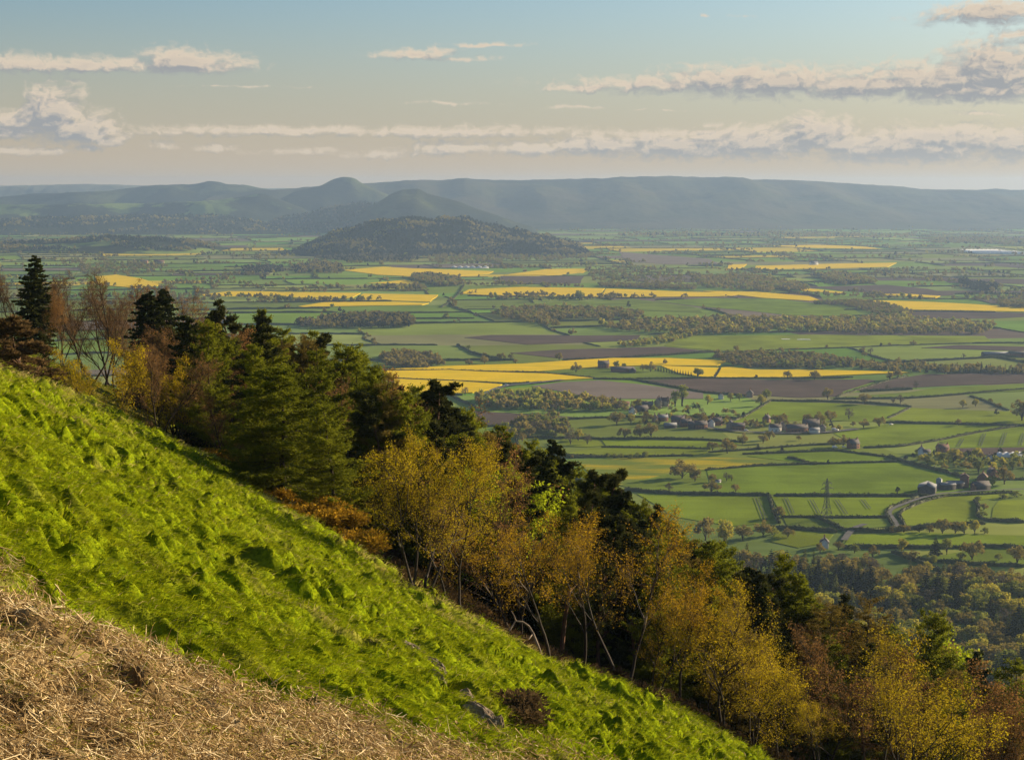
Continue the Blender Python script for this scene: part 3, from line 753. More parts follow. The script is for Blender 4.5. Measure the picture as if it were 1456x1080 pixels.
def hill(px, Dc, foot, mat, label, rough=18, back=1800, seed=1, nr=46, spur=0.0, name='hill', step=2.5):
    if mat is M_WOODHILL: px = [(a, b + 4.5) for a, b in px]      # the trees on top make up the rest of the height
    us = np.arange(px[0][0], px[-1][0] + .1, step)
    vs = np.interp(us, [p[0] for p in px], [p[1] for p in px])
    for _ in range(2): vs[1:-1] = (vs[:-2] + 2 * vs[1:-1] + vs[2:]) / 4
    X = np.array([ray(u, 268)[0] for u in us]); Z = np.array([ray(u, v)[1] for u, v in zip(us, vs)])
    x = X * Dc; top = ZC + Z * Dc
    top = top + rough * .22 * noise(x / 160, x * 0, seed + 5) + rough * .1 * noise(x / 60, x * 0, seed + 6)
    t = np.concatenate([np.linspace(0, 1, nr), 1 + np.linspace(0, 1, 10)[1:]])
    V = []
    base = -8.0
    for k in t:
        if k <= 1:
            y = foot + (Dc - foot) * k
            wv = spur * noise(x / 420 + k * .7, x * 0 + k * 1.3, seed) * math.sin(math.pi * k)
            prof = np.clip((k * k * (3 - 2 * k)) * (1 + wv), 0, 1.0)
            z = base + (top - base) * prof + rough * fbm(x / 330, np.full_like(x, y) / 330, seed + 9) * math.sin(math.pi * k)
        else:
            y = Dc + back * (k - 1); q = k - 1
            z = base + (top - base) * (1 - q * q * (3 - 2 * q))
        V.append(np.stack([x, np.full_like(x, y) + 0 * x, np.maximum(z, base)], 1))
    V = np.array(V); nr_, nc = V.shape[:2]
    # outer ends run down to the plain
    f = np.minimum(np.arange(nc), np.arange(nc)[::-1]) / 6.0; f = np.clip(f, 0, 1); f = f * f * (3 - 2 * f)
    V[:, :, 2] = base + (V[:, :, 2] - base) * f[None, :]
    o = link(name, raw_mesh(name, V.reshape(-1, 3), [grid_faces(nr_, nc)], mat, smooth=True))
    return tag(o, label, 'hill', kind='structure')

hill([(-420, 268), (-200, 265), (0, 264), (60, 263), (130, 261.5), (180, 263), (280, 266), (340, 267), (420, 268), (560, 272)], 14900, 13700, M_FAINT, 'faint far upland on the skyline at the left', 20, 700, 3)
hill([(300, 276), (420, 268), (500, 262), (560, 258), (600, 256), (640, 255.5), (664, 253.8), (690, 255.5), (720, 256), (800, 255), (860, 253), (920, 251), (960, 250.5), (1000, 252), (1060, 255), (1110, 256), (1180, 258.5), (1215, 262), (1280, 265), (1310, 269), (1360, 270), (1420, 269), (1456, 270), (1700, 272), (1950, 276)], 13200, 10300, M_MOOR, 'long flat topped moor filling the right half of the skyline', 26, 2200, 7, 60, .35)
hill([(-350, 284), (-100, 282), (0, 280), (50, 275), (100, 274), (160, 271), (200, 265), (230, 263), (270, 262), (300, 257.5), (325, 262), (350, 263), (375, 268), (400, 273), (440, 282), (480, 300)], 13400, 12000, M_CRAG, 'rounded grey blue hills on the skyline left of the craggy peak', 22, 1500, 11, 40, .4)
hill([(380, 292), (420, 272), (440, 268), (460, 262), (475, 254.5), (490, 251.5), (503, 253), (515, 260), (530, 268), (560, 280), (600, 292), (640, 305)], 12000, 10900, M_CRAG, 'craggy domed peak standing highest on the skyline', 22, 1200, 13, 40, .4)
hill([(500, 312), (540, 286), (560, 274), (575, 269), (595, 267.5), (605, 274), (625, 280), (655, 287), (680, 297), (710, 308), (735, 316), (770, 325)], 9800, 9000, M_CRAG, 'sharp whaleback hill running down right of the peak', 18, 900, 17, 36, .4)
hill([(360, 322), (400, 306), (430, 302), (470, 291), (510, 285.5), (540, 288), (590, 289), (620, 294), (650, 304), (690, 316), (720, 326)], 10200, 9500, M_WOODHILL, 'dark wooded ridge in front of the craggy peak', 14, 800, 19, 30, .3)
hill([(-350, 298), (-100, 294), (0, 291), (100, 290), (200, 289), (280, 287), (310, 284), (350, 278), (372, 275), (392, 281), (430, 296), (460, 308), (500, 322)], 11400, 10500, M_FARMHILL, 'low scarp at the left with green fields above its woods', 16, 1000, 23, 40, .5)
hill([(-350, 322), (-100, 318), (0, 312), (60, 306), (120, 305), (200, 304), (270, 304), (310, 303), (360, 312), (420, 322), (470, 330)], 10000, 9100, M_WOODHILL, 'wooded scarp below the low green fields at the left', 12, 700, 29, 30, .4)
WOOD_HILL_PX = [(340, 372), (380, 362), (400, 357), (430, 349), (450, 338), (464, 333), (480, 325), (500, 322), (520, 314), (545, 309.5), (560, 310.5), (585, 307.5), (610, 309), (640, 308), (663, 305.5), (672, 309.5), (690, 315), (705, 316), (722, 322), (740, 324), (760, 331), (780, 333), (800, 339), (815, 341), (830, 349), (860, 358)]
hill(WOOD_HILL_PX, 6900, 6250, M_WOODHILL, 'broad wooded hill rising from the middle of the plain', 16, 700, 31, 36, .5)
hill([(395, 368), (420, 358), (445, 352), (470, 343), (500, 338.5), (520, 339), (535, 344), (560, 350), (590, 357), (620, 366)], 6500, 6180, M_WOODHILL, 'low wooded spur at the left foot of the broad wooded hill', 10, 350, 43, 24, .5)
hill([(660, 360), (690, 350), (715, 343), (745, 341), (770, 345), (800, 347), (830, 352), (850, 358)], 6480, 6200, M_WOODHILL, 'low wooded spur at the right foot of the broad wooded hill', 8, 350, 47, 24, .5)
hill([(-60, 352), (0, 347), (60, 345), (110, 341), (160, 338), (220, 340), (270, 345), (320, 354), (360, 362), (400, 368)], 7000, 6400, M_FARMHILL, 'low green knoll with woods at the left of the plain', 8, 500, 37, 24, .3)
# ------------------------------------------------------------------ the grassy hillside the camera stands on
BRACK_PX = [(-260, 700), (-60, 775), (0, 812), (60, 872), (150, 890), (230, 945), (330, 985), (450, 1020), (560, 1045), (660, 1062), (760, 1078), (860, 1100), (860, 1400), (-500, 1500)]
def plane_hit_safe(u, v):
    X, Z = ray(u, v); Y = HH / max(-Z - HA * X - HB, .012); return X * Y, Y
BRACK = np.array([plane_hit_safe(*p) for p in BRACK_PX])

def pits(a, b, wx, wy):
    return np.maximum(sstep(.26, .52, noise((a + wx) / 1.7 + 7, (b + wy) / .75, 59)) * sstep(-.45, .15, fbm(a / 6, b / 5, 60, 2)), .75 * sstep(.24, .46, noise((a + wx) / .95 + 7, (b + wy) / .45, 62)) * sstep(-.5, .2, fbm(a / 3, b / 3, 66, 2)))

def tussock(x, y, want_pit=False):
    """height of tussocks and pits on the slope, metres"""
    # coordinates along / across the fall line
    fx, fy = .92, .39
    a = x * fx + y * fy; b = -x * fy + y * fx
    wx = .5 * noise(a / 1.7, b / 1.7, 51); wy = .5 * noise(a / 1.7, b / 1.7, 52)
    big = np.abs(noise((a + wx) / 2.4, (b + wy) / 1.25, 53))
    mid = np.abs(noise((a + wx) / .82, (b + wy) / .5, 54))
    sm = noise(a / .42, b / .26, 55)
    patch = sstep(-.35, .45, fbm(a / 9, b / 7, 56, 3))
    pit = pits(a, b, wx, wy)
    if want_pit: return pit
    return (.44 * np.minimum(big, .75) + .56 * np.minimum(mid, .7)) * (.5 + .8 * patch) + .06 * sm - .8 * pit + .4 * noise(a / 5.5, b / 3.2, 64)

def hill_detail(x, y, s, bd, bi):
    """full surface height above hill_base; bd/bi distance outside/inside the bracken patch"""
    k = np.hypot(x, y)
    t = tussock(x, y) * (1 - .55 * sstep(0, 1.5, bi)) * (1 - .5 * sstep(25, 70, s))
    br = sstep(0, 2.5, bi) * (.25 + .35 * np.abs(noise(x / 1.6, y / 1.6, 57)) + .16 * noise(x / .6, y / .6, 58))
    return t + br - .12

def surf_z(x, y):
    z, s, si = hill_base(x, y, True)
    bd, bi = poly_dist(x, y, BRACK)
    return z + hill_detail(x, y, s, bd, bi)

M_HILL = None
def build_hillside():
    m, nt, out = new_mat('hillside_turf')
    at = N(nt, 'ShaderNodeAttribute', attribute_name='cover')     # x: bracken litter, y: heathery ground, z: dry grass
    sep = N(nt, 'ShaderNodeSeparateXYZ'); nt.links.new(at.outputs['Vector'], sep.inputs[0])
    v = objco(nt)
    g = mixc(nt, ramp(nt, nz(nt, 9, 5, v), .3, .7), (.085, .13, .004), (.22, .27, .007))
    g = mixc(nt, ramp(nt, nz(nt, .33, 5, v), .5, .72), g, (.14, .15, .015))
    g = mixc(nt, sep.outputs[2], g, (.22, .17, .06))
    g = mixc(nt, sep.outputs[1], g, mixc(nt, nz(nt, 1.1, 5, v), (.035, .022, .010), (.075, .045, .018)))
    br = mixc(nt, ramp(nt, nz(nt, 3, 6, v), .4, .6), (.14, .095, .045), (.27, .195, .10))
    br = mixc(nt, ramp(nt, nz(nt, .9, 4, v), .58, .66), br, (.10, .13, .015))
    g = mixc(nt, sep.outputs[0], g, br)
    b = N(nt, 'ShaderNodeBsdfDiffuse'); nt.links.new(g, b.inputs[0]); nt.links.new(b.outputs[0], out.inputs[0])
    bp = N(nt, 'ShaderNodeBump'); bp.inputs['Strength'].default_value = .7; bp.inputs['Distance'].default_value = .07; nt.links.new(nz(nt, 11, 5, objco(nt, (.7, 1, 1), -.4), .65), bp.inputs['Height']); nt.links.new(bp.outputs[0], b.inputs['Normal'])
    # near part: fine rings of quads round the viewpoint, so tussocks are real relief
    ang = np.radians(np.arange(-24, 25.01, .055)); rad = 3.0 * np.exp(np.linspace(0, math.log(150 / 3.0), 1500))
    A, Rr = np.meshgrid(ang, rad); x = np.sin(A) * Rr; y = np.cos(A) * Rr
    zb, s, si = hill_base(x, y, True); bd, bi = poly_dist(x, y, BRACK)
    z = zb + hill_detail(x, y, s, bd, bi) * (1 - sstep(140, 148, Rr))
    def cover(x, y, s, si, bi, bd):
        hs = sstep(-.2, .5, fbm(x / 7, y / 7, 71, 3) + (s - 5) / 7 * .5)
        left = 1 - sstep(-26, -12, x + .06 * (y - 100))
        c = np.stack([sstep(-.4, .8, bi - bd * .8 + .9 * fbm(x / 1.5, y / 1.5, 73, 3)),
                      hs * sstep(.5, 4, s) * (1 - .8 * left * sstep(-.3, .3, noise(x / 11, y / 11, 77))),
                      .75 * sstep(.05, .6, fbm(x / 6, y / 3, 72, 4) + .35 * np.exp(-si / 5.0) - .2)], -1)
        return c
    c = cover(x, y, s, si, bi, bd)
    fc = (c[:-1, :-1] + c[1:, 1:]) / 2
    me = raw_mesh('hillside', np.stack([x, y, z], -1).reshape(-1, 3), [grid_faces(*x.shape)], m, {'cover': fc.reshape(-1, 3)}, smooth=True)
    tag(link('hillside', me), 'steep green grassy slope falling from the viewpoint to the right', 'hillside', kind='structure')
    # the rest of the hill: behind and beside the viewpoint and down to the plain
    xs = np.arange(-560, 641, 7.0); ys = np.arange(-200, 1100, 7.0)
    X, Y = np.meshgrid(xs, ys)
    z, s, si = hill_base(X, Y, True)
    aa = np.degrees(np.arctan2(X, Y)); inn = (np.abs(aa - .5) < 23.5) & (np.hypot(X, Y) < 140) & (np.hypot(X, Y) > 3.2) & (Y > 0)
    z = z - np.where(inn, 2.0, 0.0) - .05
    Z0 = np.zeros_like(X)
    c = cover(X, Y, s, si, Z0, Z0 + 5); fc = (c[:-1, :-1] + c[1:, 1:]) / 2
    me = raw_mesh('hill_flank', np.stack([X, Y, z], -1).reshape(-1, 3), [grid_faces(len(ys), len(xs))], m, {'cover': fc.reshape(-1, 3)}, smooth=True)
    tag(link('hill_flank', me), 'lower flank of the grassy hill under the hanging wood', 'hillside', kind='structure')
build_hillside()

M_GRASS = leaf_mat('grass_blades', (.14, .20, .006), (.54, .55, .016), .48, (.58, .46, .20), var=0)
M_STALK = leaf_mat('dead_bracken_stalks', (.17, .105, .045), (.78, .57, .29), .15, (.90, .74, .46), var=0)

def scatter_polar(n, r0, r1, a0, a1, p=1.0):
    """points with constant density per view angle: p=1 -> log radial"""
    r = r0 * np.exp(u01(n) * math.log(r1 / r0)); a = np.radians(a0 + (a1 - a0) * u01(n))
    return np.sin(a) * r, np.cos(a) * r

def build_grass():
    n = 1350000
    x, y = scatter_polar(n, 7, 235, -18.5, 19)
    z, s, si = hill_base(x, y, True); bd, bi = poly_dist(x, y, BRACK)
    left = 1 - sstep(-26, -12, x + .06 * (y - 100))
    # thin out inside the bracken and under the wood
    keep = (u01(n) > sstep(-.3, .8, bi - bd + .8 * fbm(x / 1.5, y / 1.5, 73, 3)) * .86) & (u01(n) > sstep(1, 6, s) * (1 - left) * .9) & (s < 50 + 75 * left)
    keep &= z > ZC - 110
    keep &= u01(n) > .12 * tussock(x, y, True)
    x, y, z, s, si, bd, bi = [q[keep] for q in (x, y, z, s, si, bd, bi)]
    n = len(x); d = np.hypot(x, y)
    z = z + hill_detail(x, y, s, bd, bi)
    tus = np.clip(tussock(x, y), 0, .4); pit = tussock(x, y, True)
    L = (1 - .5 * pit) * (.08 + .09 * u01(n)) * (.75 + 1.0 * np.clip(tus / .3, 0, 1)) * (1 + .4 * sstep(20, 90, d)); w = (.0028 + .00034 * d) * (.7 + .6 * u01(n))
    # blades flop down the slope and with the wind (to the right), in tussock-sized groups
    ga = .9 * noise(x / .9, y / .9, 81) + .5 * rng.normal(size=n)
    lean = np.stack([.92 * np.cos(ga) - .39 * np.sin(ga), .92 * np.sin(ga) + .39 * np.cos(ga), np.zeros(n)], 1)
    nrm = np.array([.44, .19, .88])
    up = nrm[None] * .75 + np.array([0, 0, .25])[None] + .25 * rng.normal(size=(n, 3))
    up /= np.linalg.norm(up, axis=1)[:, None]
    lean[:, 2] = -.55 * lean[:, 0] * 1.0 - .2 * lean[:, 1]
    bend = (.45 + .6 * u01(n))[:, None]
    B = np.stack([x, y, z - .02], 1); Mid = B + up * (L * .55)[:, None] + lean * bend * (L * .25)[:, None]
    T = Mid + up * (L * .18)[:, None] + lean * bend * (L * .65)[:, None]
    side = np.cross(up, lean); side += .5 * rng.normal(size=(n, 3)); side /= np.linalg.norm(side, axis=1)[:, None]
    W = side * (w * .5)[:, None]
    V = np.stack([B - W, B + W, Mid + W * .8, Mid - W * .8, T], 1).reshape(-1, 3)
    i = np.arange(n)[:, None] * 5
    Q = i + np.array([[0, 1, 2, 3]]); Tt = i + np.array([[3, 2, 4]])
    dry = sstep(.15, .75, fbm(x / 6, y / 3, 72, 4) + .6 * np.exp(-si / 4.0) - .22 + .35 * noise(x / .8, y / .8, 83))
    t = np.clip((.42 + .24 * fbm(x / 2.2, y / 1.4, 84, 4) + .24 * rng.normal(size=n)), 0, .84)
    t = np.where(u01(n) < dry * .7 + .04, .9 + .1 * u01(n), t)
    me = raw_mesh('grass', V, [Q, Tt], M_GRASS, {'tint': np.concatenate([t, t])})
    tag(link('grass', me), 'lush bright green grass lying in tussocks over the whole slope', 'grass', kind='stuff')
build_grass()

def build_bracken():
    n = 210000
    x, y = scatter_polar(n, 5, 60, -18.5, 10)
    bd, bi = poly_dist(x, y, BRACK)
    e = bi - bd + 1.0 * fbm(x / 1.5, y / 1.5, 73, 3)
    dens = sstep(-2.0, 1.0, e + .7 * noise(x / .5, y / .5, 95)) * (.25 + .75 * sstep(-.45, .05, fbm(x / 1.1, y / 1.1, 91, 3)))
    keep = u01(n) < dens
    x, y, bd, bi = x[keep], y[keep], bd[keep], bi[keep]; n = len(x); d = np.hypot(x, y)
    z, s, si = hill_base(x, y, True); z = z + hill_detail(x, y, s, bd, bi)
    lift = u01(n) ** 2 * .22
    L = .10 + .34 * u01(n) ** 1.8
    az = rng.normal(size=n) * .9 + .2 + np.pi * (u01(n) < .35); el = rng.normal(size=n) * .38
    st = u01(n) < .05; el = np.where(st, np.abs(rng.normal(size=n)) * .5 + .7, el)
    D = np.stack([np.cos(az) * np.cos(el), np.sin(az) * np.cos(el), np.sin(el) - .5 * np.cos(az) * np.cos(el) * (~st)], 1)
    C = np.stack([x, y, z + .02 + lift], 1)
    r = (.0014 + .0002 * d) * (.5 + u01(n))
    m = MB()
    bentp = C + D * (L * .55)[:, None]
    D2 = D + .45 * rng.normal(size=(n, 3)); D2 /= np.linalg.norm(D2, axis=1)[:, None]
    m.sticks(C, bentp, r, r * .8); m.sticks(bentp, bentp + D2 * (L * .45)[:, None], r * .8, r * .3)
    t = np.clip(.4 + .25 * fbm(x / .9, y / .9, 92, 2) + .3 * rng.normal(size=n), 0, .84); t = np.where(u01(n) < .2, .95, t)
    # frond remains: small curled leaflets along the stalks
    k = int(n * .9); pick = rng.integers(0, n, k)
    P = C[pick] + D[pick] * (L[pick] * u01(k))[:, None] + rng.normal(size=(k, 3)) * .02
    m.leaves(P, (.012 + .0005 * d[pick]) * (.5 + u01(k)), 2.6)
    tt = np.concatenate([np.repeat(t, 3), np.repeat(t, 3), np.clip(.25 + .2 * rng.normal(size=k), 0, .8)])
    tag(link('dead_bracken', m.mesh('dead_bracken', M_STALK, tt)), 'tangle of dead straw brown bracken stalks at the near corner of the slope', 'dead bracken', kind='stuff')
build_bracken()

# ------------------------------------------------------------------ rocks on the slope
M_ROCK = surf_mat('lichened_rock', (.21, .155, .10), (.11, .082, .058), 2.2, .9, c3=(.28, .245, .20), detail=8, bump=.8)
def slope_point(u, v):
    """where the view ray meets the hillside surface"""
    X, Z = ray(u, v); Y = np.linspace(6, 220, 4000)
    zz = hill_base(X * Y, Y); k = np.argmax(ZC + Z * Y < zz); Y0 = Y[k] if k else 100.0
    return X * Y0, Y0, float(hill_base(np.array([X * Y0]), np.array([Y0]))[0])

def rock(u, v, size, rz, seed, label):
    x, y, z = slope_point(u, v)
    bm = bmesh.new(); bmesh.ops.create_icosphere(bm, subdivisions=5, radius=1)
    P = np.array([q.co[:] for q in bm.verts])
    # faceted crag: cut by random planes, then roughened
    r2 = np.random.default_rng(seed)
    for _ in range(16):
        n = r2.normal(size=3); n /= np.linalg.norm(n); c = r2.uniform(.45, .8)
        h = P @ n; P = P - np.clip(h - c, 0, None)[:, None] * n[None]
    P = P * (1 + .10 * fbm(P[:, 0] * 3 + 5 + seed, P[:, 1] * 3 + P[:, 2] * 2.3, seed, 4))[:, None]
    P[:, 2] += .12 * np.abs(noise(P[:, 0] * 5, P[:, 1] * 4, seed + 3))
    P = P * np.array(size)
    for q, p in zip(bm.verts, P): q.co = p
    me = bpy.data.meshes.new('rock'); bm.to_mesh(me); bm.free(); me.materials.append(M_ROCK)
    o = link('rock', me); o.location = (x, y, z + size[2] * .1); o.rotation_euler = (.1, R(27), rz)
    tag(o, label, 'rock')
rock(590, 942, (.72, .5, .5), -.25, 3, 'largest pale lichened rock jutting from the middle of the grass slope')
rock(607, 955, (.65, .45, .40), -.5, 4, 'flat rock slab directly below the largest pale rock')
rock(618, 975, (.40, .3, .36), -.8, 9, 'small broken rock at the tail of the upper outcrop')
rock(662, 1003, (.55, .35, .34), -.3, 5, 'top rock of the lower outcrop above the brown bush')
rock(678, 1018, (.75, .42, .38), -.5, 6, 'long grey rock in the middle of the lower outcrop beside the brown bush')
rock(697, 1038, (.35, .28, .45), -.7, 7, 'upright narrow rock at the bottom of the lower outcrop')
rock(572, 930, (.35, .25, .12), -.3, 8, 'thin rock flake lying above the largest pale rock')
# ------------------------------------------------------------------ tree workshop
M_BARK = surf_mat('dark_bark', (.030, .022, .015), (.06, .045, .032), 6, .95, sc=(1, 1, .3))
M_BARKG = surf_mat('grey_bark', (.075, .06, .045), (.045, .035, .026), 6, .95, sc=(1, 1, .3))
M_BIRCHB = surf_mat('birch_bark', (.035, .026, .02), (.26, .21, .165), 1.1, .8, sc=(1, 1, .6), lo=.6, hi=.68)
M_PINEB = surf_mat('pine_bark', (.15, .075, .04), (.07, .045, .03), 4, .9, sc=(1, 1, .4))
M_L_BIRCH = leaf_mat('birch_leaves', (.28, .215, .010), (.60, .46, .02), .45, var=.35)
M_L_GOLD = leaf_mat('golden_leaves', (.31, .19, .010), (.54, .36, .018), .45, var=.4)
M_L_RUSSET = leaf_mat('russet_buds', (.19, .10, .035), (.36, .20, .065), .4, var=.4)
M_L_TWIG = leaf_mat('bare_twigs', (.14, .09, .05), (.26, .165, .085), .15, var=.4)
M_L_GREEN = leaf_mat('fresh_green_leaves', (.26, .33, .012), (.50, .55, .03), .5, var=.3)
M_L_LARCH = leaf_mat('larch_needles', (.10, .12, .011), (.24, .255, .02), .45, var=.4)
M_L_BROWNLARCH = leaf_mat('brown_larch_twigs', (.15, .11, .03), (.26, .20, .045), .35, var=.4)
M_L_SPRUCE = leaf_mat('spruce_needles', (.026, .034, .011), (.075, .082, .022), .15, var=.3)
M_L_PINE = leaf_mat('pine_needles', (.03, .036, .012), (.095, .098, .028), .2, var=.3)
M_L_PINEB = leaf_mat('browned_pine_needles', (.06, .045, .02), (.26, .165, .07), .3, var=.3)
M_L_GORSE = leaf_mat('gorse', (.10, .065, .014), (.34, .20, .016), .3, (.60, .36, .03), var=.2)
M_L_HEATH = leaf_mat('heather', (.055, .036, .018), (.13, .088, .042), .25, var=.3)

def unit(v): return v / (np.linalg.norm(v) + 1e-9)
def perp(d, az, r):
    a = unit(np.cross(d, [0.13, .05, 1.0] if abs(d[2]) < .95 else [1, 0, 0])); b = np.cross(d, a)
    return math.cos(az) * a + math.sin(az) * b
def limb(p, d, L, n, wob, up, r):
    P = [p]; d = unit(d)
    for i in range(n):
        d = unit(d + r.normal(size=3) * wob + np.array([0, 0, up / n])); P.append(P[-1] + d * L / n)
    return np.array(P)
def at(P, t):
    q = t * (len(P) - 1); i = min(int(q), len(P) - 2); f = q - i
    return P[i] * (1 - f) + P[i + 1] * f, unit(P[i + 1] - P[i])

PROTO = {}
def reg(key, name, parts): PROTO.setdefault(key, (name, []))[1].append(parts)

def broad(key, name, seed, H=9.0, stems=1, lean=0.0, fork=.35, spread=.75, l1=8, l2=7, l3=6, leaf=None, bark=None, nleaf=3, lsize=.085, twigmat=None, up=.55, wob=.16, wl=.42, twig_r=.006, trunk_r=.11, crown_name='crown', droop=0.0, lsp=.10):
    """broadleaved tree: trunk and limbs as one mesh, twigs and leaves as the crown"""
    r = np.random.default_rng(seed); tr = MB(); cr = MB(); TA = []; TB = []
    tops = []
    for s in range(stems):
        az = r.uniform(0, 6.28); ln = lean + (r.uniform(.12, .38) if stems > 1 else r.uniform(0, .12))
        d = unit(np.array([math.cos(az) * ln, math.sin(az) * ln, 1]))
        off = np.array([math.cos(az), math.sin(az), 0]) * (.18 if stems > 1 else 0)
        Hs = H * r.uniform(.72, .82)
        P = limb(off + np.array([0, 0, -.6]), d, Hs + .6, 12, wob * .55, .25, r)
        rad = np.linspace(1, .16, 13) ** .9 * trunk_r * (1 if stems == 1 else .72); rad[0] *= 1.5; rad[1] *= 1.12
        tr.tube(P, rad, 7)
        ga = r.uniform(0, 6.28)
        for i in range(l1):
            t = fork + (1 - fork) * (i + r.uniform(.1, .9)) / l1
            p, dd = at(P, t); ga += 2.4 + r.normal() * .4
            ang = r.uniform(.55, 1.0) * spread * (1.15 - .45 * t)
            d1 = math.cos(ang) * dd + math.sin(ang) * perp(dd, ga, r)
            L1 = H * wl * (1.12 - .62 * (t - fork) / (1 - fork)) * r.uniform(.75, 1.15)
            Q = limb(p, d1, L1, 7, wob, up, r); r1 = trunk_r * .42 * (1.15 - .7 * t)
            tr.tube(Q, np.linspace(r1, r1 * .18, 8), 5, cap=False)
            gb = r.uniform(0, 6.28)
            for j in range(l2):
                t2 = .22 + .78 * (j + r.uniform(.1, .9)) / l2
                p2, dd2 = at(Q, t2); gb += 2.4 + r.normal() * .5
                ang2 = r.uniform(.5, 1.0)
                d2 = math.cos(ang2) * dd2 + math.sin(ang2) * perp(dd2, gb, r)
                L2 = L1 * .46 * (1.15 - .6 * t2) * r.uniform(.7, 1.2)
                S = limb(p2, d2, L2, 4, wob * 1.1, up * .5 - droop, r); r2 = max(r1 * .3, twig_r * 1.6)
                tr.tube(S, np.linspace(r2, twig_r, 5), 3, cap=False)
                for k in range(l3):
                    p3, dd3 = at(S, .2 + .8 * (k + .5) / l3)
                    d3 = unit(dd3 * .6 + r.normal(size=3) * .62 + np.array([0, 0, .15 - droop]))
                    L3 = L2 * r.uniform(.3, .62)
                    TA.append(p3); TB.append(p3 + d3 * L3)
    TA = np.array(TA); TB = np.array(TB)
    cr.sticks(TA, TB, twig_r, twig_r * .5)
    ntw = len(TA) * 3
    # finer twigs
    k = len(TA) * 2; pk = r.integers(0, len(TA), k); f = r.random(k)[:, None]
    A2 = TA[pk] * (1 - f) + TB[pk] * f; B2 = A2 + (TB[pk] - TA[pk]) * .35 + r.normal(size=(k, 3)) * .16 * (H / 9); B2[:, 2] -= droop * .12
    cr.sticks(A2, B2, twig_r * .6, twig_r * .35); ntw += k * 3
    tint = [np.clip(.3 + .2 * r.normal(size=ntw), 0, 1)]
    mats = [twigmat or M_L_TWIG]; midx = [np.zeros(ntw, int)]
    if nleaf:
        SA = np.concatenate([TA, A2]); SB = np.concatenate([TB, B2]); m = len(SA)
        pk = np.repeat(np.arange(m), nleaf); f = r.random(len(pk))[:, None] ** .7
        C = SA[pk] * (1 - f) + SB[pk] * f + r.normal(size=(len(pk), 3)) * lsp; C[:, 2] -= .04
        clump = .5 + .5 * np.sin(C[:, 0] * 2.1 + 1) * np.sin(C[:, 1] * 2.3) * np.sin(C[:, 2] * 1.9)
        cr.leaves(C, lsize * (.6 + .8 * r.random(len(C))), 1.5, rr=r)
        tint.append(np.clip(.15 + .5 * clump + .22 * r.normal(size=len(C)), 0, 1)); mats.append(leaf); midx.append(np.ones(len(C), int))
    V, Q, T = cr.arrays()
    me = raw_mesh(crown_name, V, [Q, T], mats, {'tint': np.concatenate(tint)}, np.concatenate(midx))
    reg(key, name, [('trunk', tr.mesh('trunk', bark or M_BARK, smooth=True)), (crown_name, me)])

